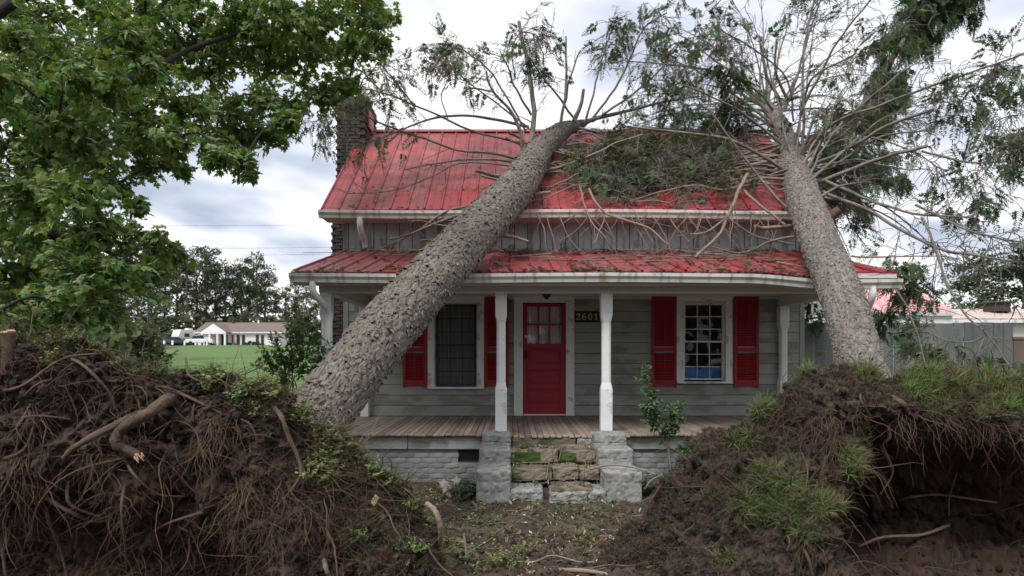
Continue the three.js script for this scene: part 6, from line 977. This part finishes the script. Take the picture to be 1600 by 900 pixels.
// ------------------------------------------------------------------ far side: ranch house, vehicles, trees
{
  const G = (x, d) => groundY(x, d), h = thing('ranch_house', 'low white ranch house with brown roof and gabled portico, far beyond the left lawn', 'house'), d = 128, gy = 4.35, X = (p) => PX(p, d), zf = -d;
  const xa = X(309), xb = X(438), yw = 7.35, ye = 7.35, yr = 9.3, dep = 9;
  span('foundation', M.stone, h, xa, xb, 1.5, gy - 0.1, zf - 0.1, zf - dep, 0.02);
  span('wall', M.ranch, h, xa, xb, gy - 0.1, yw, zf, zf - dep, 0.02);
  const r = new MB(), e = 0.5; r.quad(V(xa - e, ye - 0.1, zf + e), V(xb + e, ye - 0.1, zf + e), V(xb + e, yr, zf - dep / 2), V(xa - e, yr, zf - dep / 2)); r.quad(V(xa - e, yr, zf - dep / 2), V(xb + e, yr, zf - dep / 2), V(xb + e, ye - 0.1, zf - dep - e), V(xa - e, ye - 0.1, zf - dep - e)); r.build('roof', M.shingle, h);
  const g = new MB(); for (const x of [xa, xb]) g.tri(V(x, ye - 0.02, zf), V(x, ye - 0.02, zf - dep), V(x, yr - 0.12, zf - dep / 2)); g.build('gable', M.ranch, h);
  span('eave_trim', M.white, h, xa - e, xb + e, ye - 0.32, ye - 0.12, zf + e + 0.05, zf + e - 0.05);
  const vx = X(344), vw = 2.1, p = new MB(), py = 7.15; p.quad(V(vx - vw - 0.3, py, zf + 3.2), V(vx, py + 1.7, zf + 3.2), V(vx, py + 1.7, zf - 3), V(vx - vw - 0.3, py, zf - 3)).quad(V(vx, py + 1.7, zf + 3.2), V(vx + vw + 0.3, py, zf + 3.2), V(vx + vw + 0.3, py, zf - 3), V(vx, py + 1.7, zf - 3)); p.build('portico_roof', M.shingle, h);
  const pf2 = new MB(); pf2.tri(V(vx - vw - 0.25, py, zf + 3.1), V(vx + vw + 0.25, py, zf + 3.1), V(vx, py + 1.6, zf + 3.1)); pf2.build('pediment', M.white, h); span('portico_beam', M.white, h, vx - vw - 0.2, vx + vw + 0.2, py - 0.35, py + 0.02, zf + 3.08, zf + 2.8);
  for (const o of [-1, -0.35, 0.35, 1]) span('column', M.white, h, vx + o * vw - 0.16, vx + o * vw + 0.16, gy, py - 0.35, zf + 3.0, zf + 2.7, 0.03);
  for (const [a, b, m] of [[346, 356, M.dark], [362, 365, M.red], [370, 375, M.carGlass], [378, 383, M.carGlass], [400, 404.5, M.carGlass], [408, 412.5, M.carGlass]]) { const w = part('window', h), y0 = b - a > 6 || m === M.red ? gy + 0.2 : 5.0; span('pane', m, w, X(a), X(b), y0, 6.75, zf + 0.02, zf + 0.08); span('frame', M.white, w, X(a) - 0.12, X(b) + 0.12, 6.752, 6.87, zf + 0.005, zf + 0.12); }
  span('chimney', M.brickDark[0], h, X(349), X(352), 8.2, 10.0, zf - 4, zf - 5); span('roof_vent', M.white, h, X(390), X(392), 9.0, 9.75, zf - 4, zf - 4.4);
  for (const [x, s, l] of [[366, 1.1, 'round clipped bush left of the ranch house door'], [372, 1.0, 'yellow green bush under the ranch house windows'], [396, 1.25, 'dark round bush at the ranch house foundation, nearer its right end'], [408, 1.1, 'rightmost dark bush at the ranch house foundation'], [336, 0.9, 'low hedge bush beside the portico columns']]) { const b = thing('round_bush', l, 'bush'), c = V(X(x), gy - 0.6 + s * 0.4, zf + 1.6), L = []; for (let k = 0; k < 420; k++) { const q = rdir(), k2 = rr(0.5, 1.3); L.push([basis(c.clone().add(q.multiply(V(s * 1.2, s * 0.85, s))), rdir(), rdir(), rr(0.7, 1.2)), x === 372 ? rgb(0.12 * k2, 0.16 * k2, 0.03 * k2) : rgb(0.03 * k2, 0.055 * k2, 0.02 * k2)]); } inst('foliage', ovalLeaf(0.35, 0.15), M.farLeaf, L, b); const st = new MB(); st.tube([c.clone().setY(gy - 1.2), c], [0.1, 0.06], 5); st.build('stem', M.branch, b); }
  // vehicles
  function car(name, label, cat, x, z, turn, kind) {
    const c = thing(name, label, cat), paint = kind === 'dark' ? M.carDark : M.carWhite, L = kind === 'van' ? 6.4 : 4.7, Hh = kind === 'van' ? 3.0 : 1.5, prof = kind === 'van' ? [[0, 0.55], [0.02, 2.0], [0.5, 3.0], [5.8, 3.0], [6.3, 2.6], [6.4, 0.55]] : kind === 'truck' ? [[0, 0.5], [0.05, 1.05], [1.9, 1.08], [2.0, 1.1], [4.6, 0.98], [4.75, 0.5]] : [[0, 0.45], [0.05, 0.95], [0.6, 1.02], [3.6, 0.98], [4.6, 0.82], [4.7, 0.45]];
    const s = new THREE.Shape(); prof.forEach(([a, b], i) => (i ? s.lineTo(a, b) : s.moveTo(a, b))); s.closePath(); const g = new THREE.ExtrudeGeometry(s, { depth: 1.7, bevelEnabled: true, bevelSize: 0.06, bevelThickness: 0.06, bevelSegments: 2 }); g.translate(-L / 2, 0, -0.85); put('body', g, paint, c);
    if (kind !== 'van') { const k = new THREE.Shape(), tp = kind === 'truck' ? [[1.95, 1.06], [2.1, 1.78], [3.2, 1.78], [3.75, 1.03]] : [[0.35, 0.98], [0.9, 1.5], [2.6, 1.52], [3.5, 0.95]]; tp.forEach(([a, b], i) => (i ? k.lineTo(a, b) : k.moveTo(a, b))); k.closePath(); const q = new THREE.ExtrudeGeometry(k, { depth: 1.42, bevelEnabled: true, bevelSize: 0.04, bevelThickness: 0.06, bevelSegments: 2 }); q.translate(-L / 2, 0, -0.71); put('window', q, M.carGlass, c); span('roof', paint, c, tp[1][0] - L / 2, tp[2][0] - L / 2, tp[1][1] + 0.03, tp[1][1] + 0.09, -0.68, 0.68, 0.02); }
    else { for (const zz of [-0.925, 0.925]) { span('window', M.carGlass, c, -1.9, -0.7, 1.7, 2.4, zz - 0.02, zz + 0.02); span('window', M.carGlass, c, 0.6, 1.7, 1.7, 2.4, zz - 0.02, zz + 0.02); span('stripe', M.carDark, c, -2.8, 2.8, 1.2, 1.35, zz - 0.015, zz + 0.015); } span('roof_unit', M.white, c, -0.6, 0.5, 3.06, 3.4, -0.5, 0.5, 0.05); }
    for (const a of [0.95, L - 0.95]) for (const zz of [-0.86, 0.86]) { const t = new MB(); t.tube([V(a - L / 2, 0.36, zz - 0.11), V(a - L / 2, 0.36, zz + 0.11)], [0.36, 0.36], 14); t.build('wheel', M.tyre, c); }
    c.position.set(x, G(x, -z) + 0.12, z); c.rotation.y = turn; return c;
  }
  car('parked_car', 'dark blue car parked furthest left on the far drive', 'car', PX(257, 126), -126, 0.25, 'dark'); car('parked_car', 'dark car parked between the blue car and the white pickup far away', 'car', PX(277, 127), -127, 0.35, 'dark');
  car('pickup_truck', 'white pickup truck parked by the ranch house', 'pickup truck', PX(313, 124.5), -124.5, Math.PI + 0.1, 'truck'); car('motorhome', 'white camper motorhome parked left of the ranch house', 'motorhome', PX(295, 132), -132, 1.2, 'van');
  for (const [x, l] of [[242, 'leftmost white marker post along the far lawn edge'], [256, 'white marker post below the dark blue car'], [269, 'white marker post below the second dark car'], [288, 'white marker post below the motorhome'], [305, 'white marker post below the pickup'], [323, 'wider white marker post left of the portico']]) tag(span('marker_post', M.white, scene, PX(x, 121) - 0.13, PX(x, 121) + 0.13, G(PX(x, 121), 121) - 0.1, G(PX(x, 121), 121) + (x === 323 ? 1.5 : 0.9), -121, -121.25, 0.02), l, 'post', 'white marker posts along the far lawn');
  // trees
  const crowns = [0, 1, 2, 3, 4].map((k) => { const r = rng(600 + k), b = new MB(), cl = []; const n = k < 3 ? 30 : 22; for (let i = 0; i < n; i++) { const y = 0.30 + 0.68 * Math.pow(r(), 0.9), w = (k < 3 ? 0.22 : 0.16) * Math.pow(Math.sin(Math.PI * clamp((y - 0.16) / 0.9, 0.05, 0.98)), 0.7), a = r() * 6.28; cl.push([V(Math.cos(a) * w * r(), y, Math.sin(a) * w * r()), 0.035 + 0.06 * r()]); }
    for (const [c, s] of cl) for (let j = 0; j < 95; j++) { const q = rdir(r); q.y *= 0.7; const p = c.clone().addScaledVector(q, s * Math.pow(r(), 0.4)), u = rdir(r).multiplyScalar(0.0085 + 0.008 * r()), v = rdir(r).multiplyScalar(0.0075); b.tri(p.clone().add(u), p.clone().add(v), p.clone().sub(u)); b.tri(p.clone().add(u), p.clone().sub(u), p.clone().sub(v)); }
    const t = new MB(); t.tube([V(0, -0.03, 0), V(0.006, 0.3, 0), V(-0.004, 0.6, 0.004), V(0.003, 0.92, 0)], [0.016, 0.012, 0.007, 0.002], 6); for (const [c] of cl) t.tube([V(0, Math.max(0.15, c.y - 0.12), 0), c.clone().multiplyScalar(0.5).setY(c.y - 0.04), c], [0.005, 0.0035, 0.002], 3, false); return [b.done(), t.done()]; });
  const dark = [[0.045, 0.064, 0.03], [0.058, 0.082, 0.032], [0.07, 0.096, 0.034], [0.04, 0.058, 0.03], [0.088, 0.098, 0.036]].map((c) => std({ color: rgb(...c), roughness: 0.95, side: THREE.DoubleSide })), barkF = std({ color: rgb(0.09, 0.08, 0.07) });
  function tree(x, dd, H, k, col, label, group, wide = 1) { const t = thing('tree', label, 'tree', group); t.position.set(x, G(x, dd) - 0.3, -dd); t.rotation.y = k * 2.1 + x; put('crown', crowns[k % 5][0], dark[col % 5], t).scale.set(H * wide, H, H * wide); put('trunk', crowns[k % 5][1], barkF, t).scale.set(H, H, H); }
  const ORD = ['leftmost', 'second', 'third', 'fourth', 'fifth', 'sixth', 'seventh', 'eighth', 'ninth', 'tenth', 'eleventh', 'twelfth', 'thirteenth', 'fourteenth', 'fifteenth', 'sixteenth', 'seventeenth', 'eighteenth', 'nineteenth', 'twentieth', 'twenty-first'], tl = (i, px) => (i > 20 ? 'dark tree of the far wood, hidden behind the maple leaves' : i === 0 ? 'leftmost visible tree of the far wood beyond the lawn' : ORD[i] + ' tree from the left in the far wood' + (px < 309 ? ', left of the ranch house' : px < 440 ? ', above the ranch house roof' : ', right of the ranch house')), tg = 'trees of the wood beyond the ranch house';
  let k = 0; for (const [px, dd, topY, w] of [[215, 150, 400], [236, 158, 392], [258, 150, 404], [276, 160, 388], [292, 148, 383], [308, 160, 395], [322, 150, 386], [337, 165, 410], [352, 150, 408], [366, 160, 420], [377, 150, 402], [389, 165, 425], [401, 150, 400], [414, 158, 418], [430, 165, 452], [446, 150, 447], [462, 160, 440], [478, 150, 446], [494, 160, 458], [510, 150, 450], [526, 158, 455], [190, 150, 410], [165, 158, 400], [140, 150, 400]]) { const x = PX(px, dd), H = (PY(topY, dd) - G(x, dd)) * 1.03; tree(x, dd, H, k, k * 3 + (k >> 1), tl(k, px), tg, w ?? 0.85 + 0.3 * R()); k++; }
  for (const [px, dd, topY, l, c] of [[232, 62, 400, 'tall dark tree standing at the left of the lawn, half behind maple leaves', 1], [150, 50, 400, 'dark tree behind the maple, left of the driveway', 3], [60, 46, 380, 'dark tree behind the maple near the left edge', 0], [195, 70, 430, 'lower olive tree behind the maple beside the driveway', 4]]) { const x = PX(px, dd); tree(x, dd, PY(topY, dd) - G(x, dd), k++, c, l, null, 1.4); }
  for (const [px, dd, topY, l, c] of [[1530, 52, 398, 'rounded dark tree above the fence at right, left one of the pair', 1], [1600, 50, 378, 'dark tree at the right edge above the pale roof', 3], [1500, 66, 430, 'lower tree behind the pink roof, above the fence', 2], [1660, 56, 370, 'dark tree just outside the right edge', 0], [1400, 70, 440, 'small tree seen through foliage over the pink roof', 4], [1568, 60, 410, 'olive tree between the pair of dark trees at right', 2]]) { const x = PX(px, dd); tree(x, dd, (PY(topY, dd) - G(x, dd)) * 1.05, k++, c, l, null, 1.7); }
  // unseen trees and hedge added behind the camera so the panes mirror dark
  for (const [x, dd, H, c, l] of [[-9, -15, 11, 0, 'left'], [-2.5, -19, 12, 3, 'middle left'], [4, -17, 11, 1, 'middle right'], [11, -16, 12, 3, 'right'], [18, -20, 12, 0, 'far right'], [-16, -18, 12, 1, 'far left']]) tree(x, dd, H, k++, c, 'unseen tree added behind the viewpoint to darken the panes, ' + l, null, 1.8);
  const hd = []; for (let i = 0; i < 4200; i++) { const x = rr(-24, 26), dd = -13 + rr(-3, 1.5), y = Math.pow(R(), 1.1) * 5.2, k2 = rr(0.5, 1.3); hd.push([basis(V(x, G(x, dd) + y, -dd), rdir(), rdir(), rr(0.9, 1.9)), rgb(0.05 * k2, 0.07 * k2, 0.025 * k2)]); } tag(inst('added_hedge', ovalLeaf(0.4, 0.2), M.farLeaf, hd), null, null, null, 'stuff');
  // undergrowth below the wood
  const ug = []; for (let i = 0; i < 5200; i++) { const x = rr(-112, -36), dd = 140 + rr(-4, 6), y = Math.pow(R(), 1.4) * 6.5, k2 = rr(0.5, 1.3); ug.push([basis(V(x, G(x, dd) + y, -dd), rdir(), rdir(), rr(1.5, 3.4)), rgb(0.055 * k2, 0.065 * k2, 0.024 * k2)]); } tag(inst('undergrowth', ovalLeaf(0.4, 0.2), M.farLeaf, ug), null, null, null, 'stuff');
  const ug2 = []; for (let i = 0; i < 5200; i++) { const x = rr(-48, -17.5), dd = lerp(34, 60, R()) - 0.4 * (x + 30), y = Math.pow(R(), 1.3) * 3.4, k2 = rr(0.5, 1.3); if (x > PX(232, dd) - 1.0) continue; ug2.push([basis(V(x, G(x, dd) + y, -dd), rdir(), rdir(), rr(0.9, 1.9)), rgb(0.06 * k2, 0.082 * k2, 0.026 * k2)]); } tag(inst('roadside_undergrowth', ovalLeaf(0.4, 0.2), M.farLeaf, ug2), null, null, null, 'stuff');
  // utility line
  for (const [x, l] of [[-46, 'utility pole beyond the left picture edge'], [-5, 'utility pole hidden behind the farmhouse roof']]) { const q = thing('utility_pole', l, 'utility pole'), y = G(x, 60); const b = new MB(); b.tube([V(x, y - 0.5, -60), V(x, 14.6, -60)], [0.17, 0.11], 10); b.build('shaft', M.timber, q); span('crossarm', M.timber, q, x - 0.06, x + 0.06, 13.9, 14.05, -58.9, -61.1); }
  for (const [y, z, l] of [[14.0, -59.2, 'highest thin utility wire across the left sky'], [12.2, -60.14, 'lower thin utility wire across the left sky'], [11.6, -60.18, 'lowest thin utility wire across the left sky']]) { const b = new MB(), q = []; for (let i = 0; i <= 24; i++) { const u = i / 24; q.push(V(lerp(-46, -5, u), y - 0.5 * 4 * u * (1 - u), z)); } b.tube(q, () => 0.010, 4); tag(b.build('utility_wire', M.dark, scene), l, 'wire'); }
}

// every thing stands at its own base: move each group's origin there, its parts stay where they are
for (const o of scene.children) if (o.isGroup && o.position.lengthSq() === 0 && o.children.length) {
  const b = new THREE.Box3(); o.updateMatrixWorld(true); o.children.forEach((c) => b.expandByObject(c)); const c = V((b.min.x + b.max.x) / 2, Math.max(b.min.y, 0), (b.min.z + b.max.z) / 2);
  if (o === tree1) c.copy(path1[0]).setY(0); if (o === tree2) c.copy(path2[0]).setY(0);
  o.position.copy(c); o.children.forEach((k) => { if (k.isGroup || k.isMesh) { k.position.sub(c); k.updateMatrix(); } });
}
renderer.render(scene, camera);
